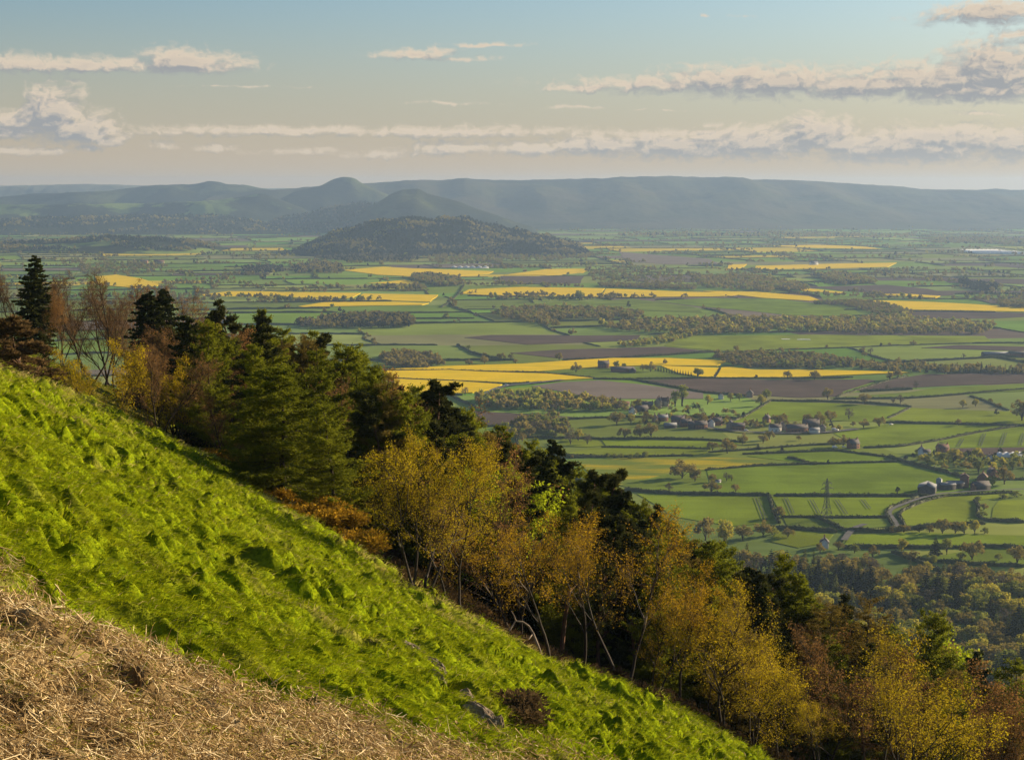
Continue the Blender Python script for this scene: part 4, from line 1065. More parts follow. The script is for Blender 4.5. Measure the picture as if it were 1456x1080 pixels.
def conifer(key, name, seed, H=12.0, Rb=2.2, leaf=None, bark=None, kind='spruce', lean=(0, 0), start=.08, dens=1.0, lsize=.16, gap=.0):
    r = np.random.default_rng(seed); tr = MB(); cr = MB(); C = []; D = []; S = []; TA = []; TB = []
    n = 14; z = np.linspace(-.8, H, n); q = np.clip(z / H, 0, 1)
    P = np.stack([lean[0] * q ** 2.2 * H + .05 * np.cumsum(r.normal(size=n)), lean[1] * q ** 2.2 * H + .05 * np.cumsum(r.normal(size=n)), z], 1)
    tr.tube(P, np.linspace(H * .0135, .012, n), 7)
    zz = H * start; ga = 0
    while zz < H * .985:
        q = zz / H; L0 = Rb * (1 - q) ** .58 * (.55 + .45 * min(1, (q - start + .05) / .15))
        nb = int(r.integers(3, 6)) if kind != 'spruce' else int(r.integers(4, 7))
        for _ in range(nb):
            ga += 2.4 + r.normal() * .5
            if r.random() < gap * (1 - q): continue
            L = L0 * r.uniform(.55, 1.2) + .12; p = np.array([np.interp(zz, z, P[:, 0]), np.interp(zz, z, P[:, 1]), zz + r.normal() * .1])
            el = {'spruce': .35 * q - .18, 'larch': .28 * q + .02, 'fir': .1}[kind] + r.normal() * .1
            if lean[0] or lean[1]:
                wv = np.array([lean[0], lean[1], 0]) * 1.6
            else: wv = np.zeros(3)
            d = unit(np.array([math.cos(ga) * math.cos(el), math.sin(ga) * math.cos(el), math.sin(el)]) + wv)
            m = 5; B = [p]
            for i in range(m):
                sag = (-.16 if i < 2 else .12) if kind == 'spruce' else (-.05 if i < 2 else .16)
                d = unit(d + np.array([0, 0, sag]) + r.normal(size=3) * .07); B.append(B[-1] + d * L / m)
            B = np.array(B); tr.tube(B, np.linspace(max(.03 * L / 2, .012), .006, m + 1), 3, cap=False)
            k = max(4, int(L * (15 if kind == 'spruce' else 17) * dens))
            f = r.random(k) ** .75
            for fi in f:
                b, dd = at(B, fi)
                side = unit(np.cross(dd, [0, 0, 1])) * r.choice([-1, 1]); w = L * (.30 if kind == 'spruce' else .36) * (1.05 - fi) * r.uniform(.3, 1.2) + .08
                hang = -.35 if kind == 'spruce' else -.12
                e = b + (side * .85 + dd * .6 + np.array([0, 0, hang + .3 * r.normal()])) * w
                TA.append(b); TB.append(e)
        zz += H * (.021 if kind == 'spruce' else .026) * r.uniform(.7, 1.3)
    TA = np.array(TA); TB = np.array(TB)
    nt_ = len(TA)
    cr.sticks(TA, TB, .010, .005); tint = [np.clip(.1 + .1 * r.normal(size=nt_ * 3), 0, 1)]
    rep = 6 if kind == 'spruce' else 10
    pk = np.repeat(np.arange(nt_), rep); f = r.random(len(pk))[:, None]
    Cc = TA[pk] * (1 - f) + TB[pk] * f + r.normal(size=(len(pk), 3)) * (.035 if kind == 'spruce' else .075)
    Dd = TB[pk] - TA[pk]; Dd = Dd / (np.linalg.norm(Dd, axis=1)[:, None] + 1e-9) + .45 * r.normal(size=(len(pk), 3)); Dd[:, 2] -= .3
    cr.leaves(Cc, lsize * (.6 + .8 * r.random(len(pk))), 2.2 if kind == 'spruce' else 1.7, Dd, rr=r)
    hq = np.clip(Cc[:, 2] / H, 0, 1)
    tint.append(np.clip(.35 + .25 * r.normal(size=len(pk)) + .25 * (f[:, 0] - .5), 0, 1))
    me = raw_mesh('crown', *(lambda a: (a[0], [a[1], a[2]]))(cr.arrays()), leaf, {'tint': np.concatenate(tint)})
    reg(key, name, [('trunk', tr.mesh('trunk', bark or M_BARK, smooth=True)), ('crown', me)])

def pine(key, name, seed, H=12.0, leaf=None, start=.42, W=2.6, wind=(0, 0), nl=20):
    r = np.random.default_rng(seed); tr = MB(); cr = MB(); cl = []
    P = limb(np.array([0, 0, -.8]), np.array([wind[0] * .25, wind[1] * .25, 1.0]), H * .97 + .8, 12, .05, .1, r)
    tr.tube(P, np.linspace(H * .016, .03, 13), 7)
    ga = 0
    for i in range(nl):
        t = start + (1 - start) * (i + r.random()) / nl; p, dd = at(P, min(t, .99)); ga += 2.4 + r.normal() * .6
        L = W * (1.1 - .8 * (t - start) / (1 - start)) * r.uniform(.45, 1.15)
        d = unit(np.array([math.cos(ga) + wind[0], math.sin(ga) + wind[1], .18 + .5 * (t - start)]))
        Q = limb(p, d, L, 5, .16, .35, r); tr.tube(Q, np.linspace(.05 * L / 2 + .015, .012, 6), 4, cap=False)
        for j in range(int(r.integers(4, 8))):
            b, d2 = at(Q, r.uniform(.35, 1)); e = b + unit(d2 + r.normal(size=3) * .7 + np.array([0, 0, .25])) * L * r.uniform(.1, .34)
            tr.sticks([b], [e], .014, .007); cl.append(e)
    cl.append(P[-1]); cl = np.array(cl); k = 75
    pk = np.repeat(np.arange(len(cl)), k); n = len(pk)
    off = r.normal(size=(n, 3)); off /= np.linalg.norm(off, axis=1)[:, None]; rad = (.16 + .26 * r.random(len(cl)))[pk] * r.random(n) ** .4
    off[:, 2] *= .62; C = cl[pk] + off * rad[:, None]
    cr.leaves(C, .05 + .05 * r.random(n), 3.4, off + .4 * r.normal(size=(n, 3)) + np.array([0, 0, .35]), rr=r)
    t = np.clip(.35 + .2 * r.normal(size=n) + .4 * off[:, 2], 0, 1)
    me = raw_mesh('crown', *(lambda a: (a[0], [a[1], a[2]]))(cr.arrays()), leaf or M_L_PINE, {'tint': t})
    reg(key, name, [('trunk', tr.mesh('trunk', M_PINEB, smooth=True)), ('crown', me)])

def bush(key, name, seed, leaf, R0=1.0, Hh=.8, n=5200, ls=.05, lobes=14, asp=2.2, part=True):
    r = np.random.default_rng(seed); st = MB(); cr = MB()
    c = np.stack([r.normal(size=lobes) * R0 * .45, r.normal(size=lobes) * R0 * .45, r.uniform(.25, .8, lobes) * Hh], 1)
    for p in c: st.tube(np.array([[p[0] * .2, p[1] * .2, -.2], p * np.array([.6, .6, .5]), p]), [.03, .02, .008], 3, cap=False)
    pk = r.integers(0, lobes, n); o = r.normal(size=(n, 3)); o /= np.linalg.norm(o, axis=1)[:, None]
    C = c[pk] + o * (r.random(n)[:, None] ** .4) * np.array([R0 * .42, R0 * .42, Hh * .38]); C[:, 2] = np.maximum(C[:, 2], -.1)
    cr.leaves(C, ls * (.5 + r.random(n)), asp, o + .6 * r.normal(size=(n, 3)) + np.array([0, 0, .5]), rr=r)
    t = np.clip(.3 + .2 * r.normal(size=n) + .35 * o[:, 2] + .15 * r.random(n), 0, .84); t = np.where((r.random(n) < .10) & (o[:, 2] > .0), .95, t)
    reg(key, name, [('stems', st.mesh('stems', M_BARK)), ('foliage', raw_mesh('foliage', *(lambda a: (a[0], [a[1], a[2]]))(cr.arrays()), leaf, {'tint': t}))])

PH = {}
def proto_height():
    for k, (nm, L) in PROTO.items():
        PH[k] = []
        for parts in L:
            zs = np.concatenate([np.array([v.co.z for v in me.vertices]) if len(me.vertices) < 10 else (lambda a: (me.vertices.foreach_get('co', a), a[2::3])[1])(np.empty(len(me.vertices) * 3, np.float32)) for _, me in parts])
            PH[k].append(float(zs.max()))

def plant(key, x, y, z, height, label, cat, group=None, rz=None, var=None, sq=1.0, parts=True, tilt=(0, 0)):
    nm, L = PROTO[key]; i = var if var is not None else int(rng.integers(len(L))); i %= len(L)
    s = height / PH[key][i]
    root = link(nm, None); root.location = (x, y, z); root.rotation_euler = (tilt[0], tilt[1], rng.uniform(0, 6.28) if rz is None else rz); root.scale = (s * sq, s * sq, s)
    for pn, me in L[i]: link(pn, me, root)
    return tag(root, label, cat, group)

# birches with gnarled stems and small golden leaves
for s, st, ln in ((1, 1, .1), (2, 3, .05), (3, 2, .1), (4, 1, .2), (5, 2, 0)):
    broad('birch', 'birch_tree', 100 + s, 9, st, ln, .34, .85, 9 if st == 1 else 7, 7, 7, M_L_BIRCH, M_BIRCHB, 4, .046, droop=.18, up=.5, wob=.14)
for s, st, ln in ((1, 1, .1), (2, 2, .15), (3, 1, .05), (4, 2, .1)):
    broad('gold', 'birch_tree', 120 + s, 9, st, ln, .36, .8, 9 if st == 1 else 7, 7, 7, M_L_GOLD, M_BIRCHB, 3, .045, droop=.15, up=.55, wob=.14)
for s, st in ((1, 1), (2, 2), (3, 1)):
    broad('russet', 'russet_tree', 140 + s, 8.5, st, .05, .25, .85, 9, 7, 6, M_L_RUSSET, M_BARK, 3, .055, up=.6)
for s, st in ((1, 1), (2, 2), (3, 1), (4, 3)):
    broad('bare', 'bare_tree', 160 + s, 11, st, .05, .3, .68, 10, 8, 9, M_L_RUSSET, M_BARK, 0, .05, up=.75, wl=.40, twig_r=.010, trunk_r=.13)
for s, st in ((1, 1), (2, 2)):
    broad('bud', 'budding_tree', 180 + s, 11, st, .05, .3, .68, 10, 8, 8, M_L_RUSSET, M_BARK, 1, .06, up=.75, wl=.40, twig_r=.009, trunk_r=.13)
for s in (1, 2):
    broad('green', 'leafy_tree', 190 + s, 9, 1, .05, .25, .9, 10, 7, 6, M_L_GREEN, M_BARKG, 6, .08, up=.4, lsp=.14)
for s in (1, 2):
    broad('yellowshrub', 'sallow_tree', 195 + s, 5.5, 3, .2, .2, .9, 6, 7, 6, M_L_BIRCH, M_BARKG, 4, .05, up=.7, trunk_r=.07)
for s, ln in ((1, (0, 0)), (2, (.05, 0)), (3, (0, .03))):
    conifer('spruce', 'spruce_tree', 200 + s, 12, 3.1, M_L_SPRUCE, None, 'spruce', ln, .06, 1.1, .12, .12)
for s, ln in ((1, (.12, -.03)), (2, (.05, .05)), (3, (.1, .02)), (4, (0, 0))):
    conifer('larch', 'larch_tree', 220 + s, 12, 3.7, M_L_LARCH, None, 'larch', ln, .10, 1.25, .062, .18)
for s, ln in ((1, (.14, 0)), (2, (.06, .03))):
    conifer('brownlarch', 'larch_tree', 230 + s, 12, 3.7, M_L_BROWNLARCH, None, 'larch', ln, .12, 1.0, .05, .22)
for s, w in ((1, (0, 0)), (2, (.6, 0)), (3, (.3, .2))):
    pine('pine', 'pine_tree', 240 + s, 11, None, .32, 2.5, w, 22)
pine('brownpine', 'pine_tree', 250, 5.5, M_L_PINEB, .06, 2.5, (.1, 0), 36)
for s in (1, 2, 3): bush('gorse', 'gorse_bush', 260 + s, M_L_GORSE)
for s in (1, 2, 3): bush('heath', 'heather_bush', 270 + s, M_L_HEATH, 1.0, .6, 4200, .05)
proto_height()

# ------------------------------------------------------------------ the trees of the hanging wood, one by one
def stand(key, u, vtop, Y, label, cat, group=None, var=None, sq=1.0, rz=None, maxh=None, tilt=(0, 0)):
    X, Z = ray(u, vtop); x = X * Y; z = float(hill_base(np.array([x]), np.array([Y]))[0])
    h = ZC + Z * Y - z
    h = max(2.5, h)
    if maxh: h = min(h, maxh)
    return plant(key, x, Y, z, h, label, cat, group, rz, var, sq, tilt=tilt)

TREES = [
 ('spruce', 45, 362, 176, 'tall black spruce standing above the bare trees at the left end of the ridge', 'spruce', 0, 1.15),
 ('bare', 8, 388, 186, 'grey bare tree on the ridge, left of the tall black spruce', 'tree', 0, 1.0),
 ('bare', 30, 372, 190, 'brown bare tree close behind the tall black spruce', 'tree', 2, .9),
 ('bare', 82, 380, 188, 'slender bare tree just right of the tall black spruce', 'tree', 1, .9),
 ('russet', 86, 410, 172, 'narrow dark brown tree with several straight stems on the ridge turf', 'tree', 1, .62),
 ('bare', 124, 376, 182, 'biggest bare tree on the ridge, its brown crown against the fields', 'tree', 3, 1.1),
 ('bare', 150, 388, 196, 'bare tree in front of the distant yellow hillock', 'tree', 0, .95),
 ('bud', 180, 392, 198, 'budding brown tree right of the distant yellow hillock', 'tree', 0, 1.0),
 ('bud', 222, 400, 196, 'thin crowned brown tree between the two dark spruces of the left ridge', 'tree', 1, .9),
 ('spruce', 202, 411, 168, 'dark ragged spruce right of the sallows on the left ridge', 'spruce', 1, 1.05),
 ('spruce', 236, 409, 176, 'dark spruce with a bare lower stem beside the ragged spruce', 'spruce', 2, 1.0),
 ('bud', 268, 408, 182, 'tall brown twiggy tree left of the flat topped pine', 'tree', 0, 1.0),
 ('bare', 285, 425, 176, 'smaller bare tree leaning towards the flat topped pine', 'tree', 1, .9),
 ('pine', 325, 424, 142, 'flat topped dark pine with a long straight stem', 'pine', 0, 1.0),
 ('larch', 357, 436, 160, 'thin topped larch directly right of the flat topped pine', 'larch', 1, .8),
 ('spruce', 378, 440, 158, 'spiky spruce between two larches behind the big windswept larch', 'spruce', 0, .8),
 ('brownpine', 34, 446, 112, 'bushy low pine with browned needles at the left end of the slope crest', 'pine', 0, 1.75),
 ('pine', 2, 448, 120, 'black pine cut by the left edge behind the browned pine', 'pine', 1, 1.4),
 ('pine', 62, 470, 126, 'low dark pine between the browned pine and the straight stemmed trees', 'pine', 0, .8),
 ('yellowshrub', 155, 481, 122, 'yellow green sallow on the crest of the slope', 'tree', 0, 1.0),
 ('yellowshrub', 120, 505, 128, 'low yellow brown sallow behind the slope crest at left', 'tree', 1, 1.1),
 ('bud', 215, 488, 121, 'forked brown twiggy tree standing right on the slope crest', 'tree', 1, 1.1),
 ('yellowshrub', 245, 500, 128, 'pale yellow sallow right of the forked twiggy tree', 'tree', 1, .9),
 ('russet', 318, 556, 117, 'rounded russet tree in the hollow beyond the slope crest', 'tree', 0, 1.05),
 ('russet', 292, 520, 132, 'russet tree behind the rounded russet one', 'tree', 1, 1.0),
 ('russet', 345, 590, 114, 'small russet tree under the big windswept larch', 'tree', 2, 1.1),
 ('larch', 402, 462, 146, 'upright green larch behind the big windswept larch', 'larch', 3, .9),
 ('larch', 428, 466, 150, 'second upright green larch, right of the first behind the windswept one', 'larch', 1, .85),
 ('brownlarch', 445, 474, 136, 'dark open larch with level branches above the windswept larch', 'larch', 1, .95),
 ('larch', 402, 512, 103, 'big windswept light green larch at the head of the gorse bank', 'larch', 0, 1.9),
 ('larch', 470, 574, 98, 'bushy light green larch low in front of the big windswept larch', 'larch', 2, 1.45),
 ('bud', 480, 506, 142, 'brown twiggy tree between the dark open larch and the tall larch', 'tree', 0, 1.0),
 ('russet', 508, 512, 138, 'rusty crowned tree on the skyline left of the tall leaning larch', 'tree', 0, .8),
 ('larch', 528, 497, 134, 'tall leaning larch standing against the yellow fields', 'larch', 0, .95),
 ('larch', 590, 543, 130, 'short green larch in front of the lowest yellow field', 'larch', 3, 1.0),
 ('spruce', 626, 543, 126, 'dark spruce with a one sided top at the edge of the yellow field', 'spruce', 1, 1.05),
 ('pine', 565, 578, 120, 'broad black pine between the two larches below the yellow field', 'pine', 2, 1.15),
 ('spruce', 655, 578, 124, 'dense dark spruce right of the one sided spruce', 'spruce', 0, 1.1),
 ('larch', 690, 600, 128, 'olive larch on the skyline above the shaded brown field', 'larch', 1, 1.0),
 ('spruce', 716, 615, 126, 'dark spruce at the skyline step beside the bright green tree', 'spruce', 2, 1.0),
 ('green', 738, 648, 104, 'bright yellow green leafy tree glowing among the dark conifers', 'tree', 0, 1.15),
 ('green', 700, 662, 102, 'lower bright green leafy tree tucked left of the glowing one', 'tree', 1, 1.0),
 ('larch', 757, 622, 118, 'pointed green larch above the bright leafy tree', 'larch', 3, .85),
 ('spruce', 782, 623, 124, 'small spiky black spruce sticking up over the valley fields', 'spruce', 0, .85),
 ('russet', 742, 625, 122, 'pinkish brown tree behind the bright leafy tree', 'tree', 0, .9),
 ('larch', 796, 648, 120, 'thin larch right of the spiky black spruce', 'larch', 1, .8),
 ('pine', 818, 660, 116, 'dark pine overlooking the dandelion meadow', 'pine', 1, .95),
 ('russet', 826, 672, 112, 'rosy brown tree between the dark pines', 'tree', 1, 1.0),
 ('larch', 848, 668, 116, 'olive larch standing in front of the dandelion meadow', 'larch', 0, .95),
 ('spruce', 880, 690, 114, 'dark spruce below the dandelion meadow', 'spruce', 1, 1.1),
 ('pine', 917, 714, 110, 'open crowned pine with level tufts above the gold birches', 'pine', 0, 1.0),
 ('larch', 896, 702, 112, 'green larch left of the open crowned pine', 'larch', 2, .95),
 ('pine', 972, 728, 108, 'windswept black pine with branches streaming to the right', 'pine', 1, 1.15),
 ('larch', 1012, 766, 104, 'broad light green larch behind the brightest birch', 'larch', 3, 1.15),
 ('larch', 1040, 770, 108, 'narrow light green larch right of the broad larch', 'larch', 1, .9),
 ('pine', 1098, 797, 104, 'black pine leaning over the brightest birch', 'pine', 1, 1.0),
 ('spruce', 1072, 800, 108, 'dark spruce left of the leaning black pine', 'spruce', 2, .9),
 ('larch', 1115, 788, 108, 'tall fresh green larch against the valley wood', 'larch', 1, .9),
 ('larch', 1138, 812, 108, 'fresh green larch one step below the tall fresh one', 'larch', 3, 1.0),
 ('brownlarch', 1176, 846, 104, 'brown larch with drooping open branches', 'larch', 1, 1.1),
 ('pine', 1196, 838, 110, 'dark pine top showing behind the drooping brown larch', 'pine', 0, .8),
 ('brownlarch', 1228, 853, 102, 'leaning larch with a black tufted top', 'larch', 0, 1.1),
 ('russet', 1262, 868, 106, 'russet twiggy tree right of the leaning tufted larch', 'tree', 1, 1.0),
 ('larch', 1302, 866, 112, 'thin pointed larch in front of the dark valley wood', 'larch', 0, .85),
 ('green', 1328, 882, 124, 'pale green leafy tree catching the sun above the valley', 'tree', 0, .9),
 ('russet', 1358, 902, 118, 'reddish tree right of the pale green leafy one', 'tree', 2, .9),
 ('larch', 1352, 925, 108, 'olive larch in the dip below the reddish tree', 'larch', 3, 1.0),
 ('spruce', 1388, 922, 116, 'dark spruce at the lower right of the wood', 'spruce', 0, .95),
 ('larch', 1432, 942, 112, 'bushy green larch at the right edge of the wood', 'larch', 2, 1.2),
 ('russet', 1310, 925, 100, 'wide rusty twiggy tree behind the rightmost birches', 'tree', 1, 1.15),
 ('russet', 1385, 985, 96, 'brown twiggy tree right of the rightmost birch', 'tree', 0, 1.15),
 ('bud', 1432, 1010, 96, 'purplish brown twiggy tree in the bottom right corner', 'tree', 1, 1.2),
]
for key, u, v, Y, l, c, var, sq in TREES: stand(key, u, v, Y, l, c, None, var, sq)

# birches along the edge of the grass: foot and top both seen in the photograph
BIRCH = [
 ('birch', 566, 608, 583, 846, 79.5, 'thin birch with a pale curved stem, first of the row along the grass edge', 3, .75),
 ('birch', 560, 612, 598, 856, 79.5, 'golden birch with a black forked trunk at the upper end of the row', 1, 1.1),
 ('birch', 640, 640, 652, 860, 79, 'many stemmed birch whose trunk flares black on the bright turf', 4, 1.1),
 ('gold', 768, 706, 786, 947, 80, 'tall clean stemmed golden birch standing alone on the turf edge', 0, 1.0),
 ('gold', 725, 705, 742, 922, 92, 'orange tinted birch left of the tall clean stemmed one', 1, 1.0),
 ('gold', 822, 722, 830, 1000, 88, 'golden birch half hidden behind the heather bank', 2, .95),
 ('gold', 862, 722, 893, 985, 86, 'large orange gold birch with a pale patch on its trunk', 3, 1.15),
 ('gold', 915, 790, 925, 1010, 88, 'slim birch with a pale leaning stem right of the large orange gold one', 1, .85),
 ('gold', 958, 796, 968, 1030, 88, 'brownish birch with long crooked limbs left of the brightest birch', 0, .95),
 ('birch', 1042, 824, 1035, 1062, 88, 'brightest yellow birch with the widest round crown', 4, 1.25),
 ('birch', 1085, 870, 1070, 1075, 90, 'yellow birch with a dark trunk in front of the drooping brown larch', 1, 1.0),
 ('birch', 1152, 905, 1122, 1092, 88, 'birch whose dark lower branches spread flat like a table', 0, 1.05),
 ('birch', 1212, 897, 1250, 1120, 86, 'right hand birch forking low into two strong limbs', 2, 1.2),
 ('birch', 1296, 958, 1290, 1150, 87, 'rightmost yellow green birch with its crown sloping down to the right', 4, 1.15),
 ('birch', 1175, 985, 1175, 1140, 84, 'short yellow green birch low between the two right hand birches', 3, 1.0),
 ('birch', 1010, 950, 1000, 1060, 92, 'small birch under the brightest birch', 3, .9),
]
for key, ut, vt, ub, vb, Y, l, var, sq in BIRCH:
    X, Z = ray(ub, vb); x = X * Y
    z = float(surf_z(np.array([x]), np.array([Y]))[0]) - .05
    Xt, Zt = ray(ut, vt); h = ZC + Zt * Y - z
    plant(key, x, Y, z, h, l, 'birch', 'birches along the edge of the grass slope', None, var, sq, tilt=(0, math.atan2(Xt * Y - x, h) * .7))

# the rest of the wood behind them
LINE = [(-40, 405), (130, 405), (210, 430), (290, 440), (420, 478), (520, 515), (620, 560), (720, 625), (800, 665), (900, 715), (1000, 775), (1100, 815), (1200, 865), (1300, 905), (1400, 960), (1456, 1000), (1520, 1040)]
def fill_wood():
    r = random.Random(21); kinds = ['larch'] * 7 + ['spruce'] * 5 + ['pine'] * 4 + ['russet'] * 2 + ['bud'] * 2 + ['brownlarch'] * 2
    nice = {'larch': 'larch packed into the hanging wood behind the birches', 'brownlarch': 'larch packed into the hanging wood behind the birches', 'spruce': 'dark spruce deep inside the hanging wood', 'pine': 'dark pine deep inside the hanging wood', 'russet': 'russet twiggy tree deep inside the hanging wood', 'bud': 'russet twiggy tree deep inside the hanging wood', 'gold': 'golden birch half hidden deep inside the hanging wood'}
    n = 0; pts = []
    for tries in range(6000):
        if n >= 210: break
        u = r.uniform(265, 1500); Y = r.uniform(94, 168)
        v0 = np.interp(u, [p[0] for p in LINE], [p[1] for p in LINE])
        X, _ = ray(u, v0); x = X * Y
        s = float(poly_dist(np.array([x]), np.array([Y]), HPOLY)[0][0])
        if s < 9 or any((x - a) ** 2 + (Y - b) ** 2 < 2.1 ** 2 for a, b in pts): continue
        v = v0 + r.uniform(-2, 32) + (150 - Y) * .4
        z = float(hill_base(np.array([x]), np.array([Y]))[0]); h = ZC + ray(u, v)[1] * Y - z
        if h < 5: continue
        h = min(h, 17)
        k = r.choice(kinds); pts.append((x, Y)); n += 1
        plant(k, x, Y, z, h, nice[k], k if k in ('larch', 'spruce', 'pine') else ('larch' if k == 'brownlarch' else ('birch' if k == 'gold' else 'tree')), {'larch': 'larches inside the hanging wood', 'brownlarch': 'larches inside the hanging wood', 'spruce': 'spruces inside the hanging wood', 'pine': 'pines inside the hanging wood', 'gold': 'birches inside the hanging wood'}.get(k, 'russet trees inside the hanging wood'), sq=r.uniform(.85, 1.15))
fill_wood()
def skyline_wood():
    r = random.Random(77)
    for u in np.arange(345, 1500, 13.5):
        u = float(u) + r.uniform(-6, 6); v = float(np.interp(u, [p[0] for p in LINE], [p[1] for p in LINE])) + r.choice([-6, 2, 8, 14, 22]); Y = r.uniform(104, 150)
        X, Z = ray(u, v); x = X * Y; z = float(hill_base(np.array([x]), np.array([Y]))[0]); h = ZC + Z * Y - z
        if not 5 < h < 19: h = min(max(h, 6), 19)
        k = r.choice(['larch', 'larch', 'spruce', 'pine', 'larch', 'spruce', 'pine', 'brownlarch'])
        c = 'larch' if 'larch' in k else k
        plant(k, x, Y, z, h, {'larch': 'larch packed into the hanging wood behind the birches', 'spruce': 'dark spruce deep inside the hanging wood', 'pine': 'dark pine deep inside the hanging wood'}[c], c, {'larch': 'larches inside the hanging wood', 'spruce': 'spruces inside the hanging wood', 'pine': 'pines inside the hanging wood'}[c], sq=r.uniform(.95, 1.3))
skyline_wood()

# ------------------------------------------------------------------ gorse, heather, the fallen birch
GORSE = [(335, 668, 1.5), (372, 690, 1.6), (395, 708, 1.7), (420, 728, 1.6), (442, 748, 1.6), (462, 770, 1.5), (310, 655, 1.2), (480, 792, 1.2)]
GL = ['orange flowered gorse bush at the top of the gorse bank', 'wide orange gorse bush near the top of the gorse bank', 'dense gorse bush in the middle of the gorse bank', 'gorse bush with the brightest flowers below the bank middle', 'gorse bush low on the bank under the windswept larch', 'gorse bush near the foot of the gorse bank', 'small gorse bush at the very top of the bank beside the crest', 'last small gorse bush at the foot of the bank beside the turf']
for (u, v, h), l in zip(GORSE, GL):
    yy = float(np.interp(u, [p[0] for p in EDGE_PX], [p[1] for p in EDGE])) + 3.2; x = ray(u, v)[0] * yy
    z = float(surf_z(np.array([x]), np.array([yy]))[0])
    top = ZC + ray(u, v - 12)[1] * yy
    plant('gorse', x, yy, z - .1, max(1.5, min(top - z, 3.4)), l, 'gorse bush', 'gorse bank beyond the slope crest', sq=1.35)
x, y, z = slope_point(730, 1032)
plant('heath', x, y, float(surf_z(np.array([x]), np.array([y]))[0]) - .1, .75, 'lone brown heather bush on the bright turf beside the lower rocks', 'heather bush', sq=1.25)
def heather_bank():
    m = MB(); r = np.random.default_rng(5); n = 2600
    x = r.uniform(-34, 60, n * 6); y = r.uniform(78, 135, n * 6)
    z, s, si = hill_base(x, y, True)
    left = 1 - sstep(-26, -12, x + .06 * (y - 100))
    k = (s > 1.8) & (s < 26) & (r.random(n * 6) < (1 - .8 * left)) & (noise(x / 5, y / 5, 99) > -.35)
    x, y = x[k][:n], y[k][:n]; z = surf_z(x, y); n = len(x)
    rep = 110; pk = np.repeat(np.arange(n), rep); R0 = r.uniform(.35, .8, n)[pk]; o = r.normal(size=(len(pk), 3)); o /= np.linalg.norm(o, axis=1)[:, None]; o[:, 2] = np.abs(o[:, 2])
    C = np.stack([x, y, z - .1], 1)[pk] + o * (R0 * r.random(len(pk)) ** .35)[:, None] * np.array([1, 1, .8])
    m.leaves(C, .10 * (.5 + r.random(len(pk))), 2.4, o + .5 * r.normal(size=o.shape) + np.array([0, 0, .5]), rr=r)
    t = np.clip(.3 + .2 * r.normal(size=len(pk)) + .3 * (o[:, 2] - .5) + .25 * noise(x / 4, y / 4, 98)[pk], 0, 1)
    tag(link('heather', m.mesh('heather', M_L_HEATH, t)), 'dark brown heather covering the bank beyond the turf edge', 'heather', kind='stuff')
heather_bank()
def fallen_birch():
    m = MB(); tw = MB()
    Y = 81.0
    def w(u, v, dy=0):
        X, Z = ray(u, v); return np.array([X * (Y + dy), Y + dy, ZC + Z * (Y + dy)])
    a = [w(771, 934), w(765, 918, .2), w(758, 900, .4), w(752, 890, .5), w(744, 884, .4), w(733, 882, .2), w(728, 890), w(724, 897, -.2), w(712, 901, -.3), w(698, 900, -.3)]
    m.tube(a, np.array([.08, .075, .065, .055, .05, .045, .04, .035, .028, .014]), 7)
    m.tube([w(758, 900, .4), w(752, 908), w(744, 914, -.2), w(737, 917, -.3)], [.035, .03, .022, .012], 5)
    m.tube([w(733, 882, .2), w(731, 875), w(727, 868, .2)], [.05, .035, .015], 5)
    m.tube([w(712, 901, -.3), w(708, 908), w(709, 915)], [.03, .02, .01], 4)
    tag(link('fallen_birch', m.mesh('fallen_birch', M_DEADWOOD, smooth=True)), 'bleached dead birch bent over in an arch on the turf edge', 'fallen tree')
M_DEADWOOD = surf_mat('bleached_wood', (.30, .24, .18), (.14, .105, .08), 1.5, .9)
fallen_birch()
def ridge_fill():
    r = random.Random(33)
    for i in range(9):
        u = r.uniform(-60, 330); Y = r.uniform(172, 200); k = r.choice(['bare', 'bud', 'bud', 'russet'])
        stand(k, u, np.interp(u, [-60, 40, 150, 330], [395, 400, 405, 450]) + r.uniform(0, 30), Y, 'bare or budding brown tree in the thin line along the left ridge', 'tree', 'brown trees lining the left ridge')
    for i in range(20):
        u = r.uniform(215, 350); Y = r.uniform(135, 165); k = r.choice(['bud', 'russet'])
        stand(k, u, np.interp(u, [230, 340], [455, 490]) + r.uniform(0, 40), Y, 'russet twiggy tree crowding the hollow left of the windswept larch', 'tree', 'russet trees in the hollow')
ridge_fill()
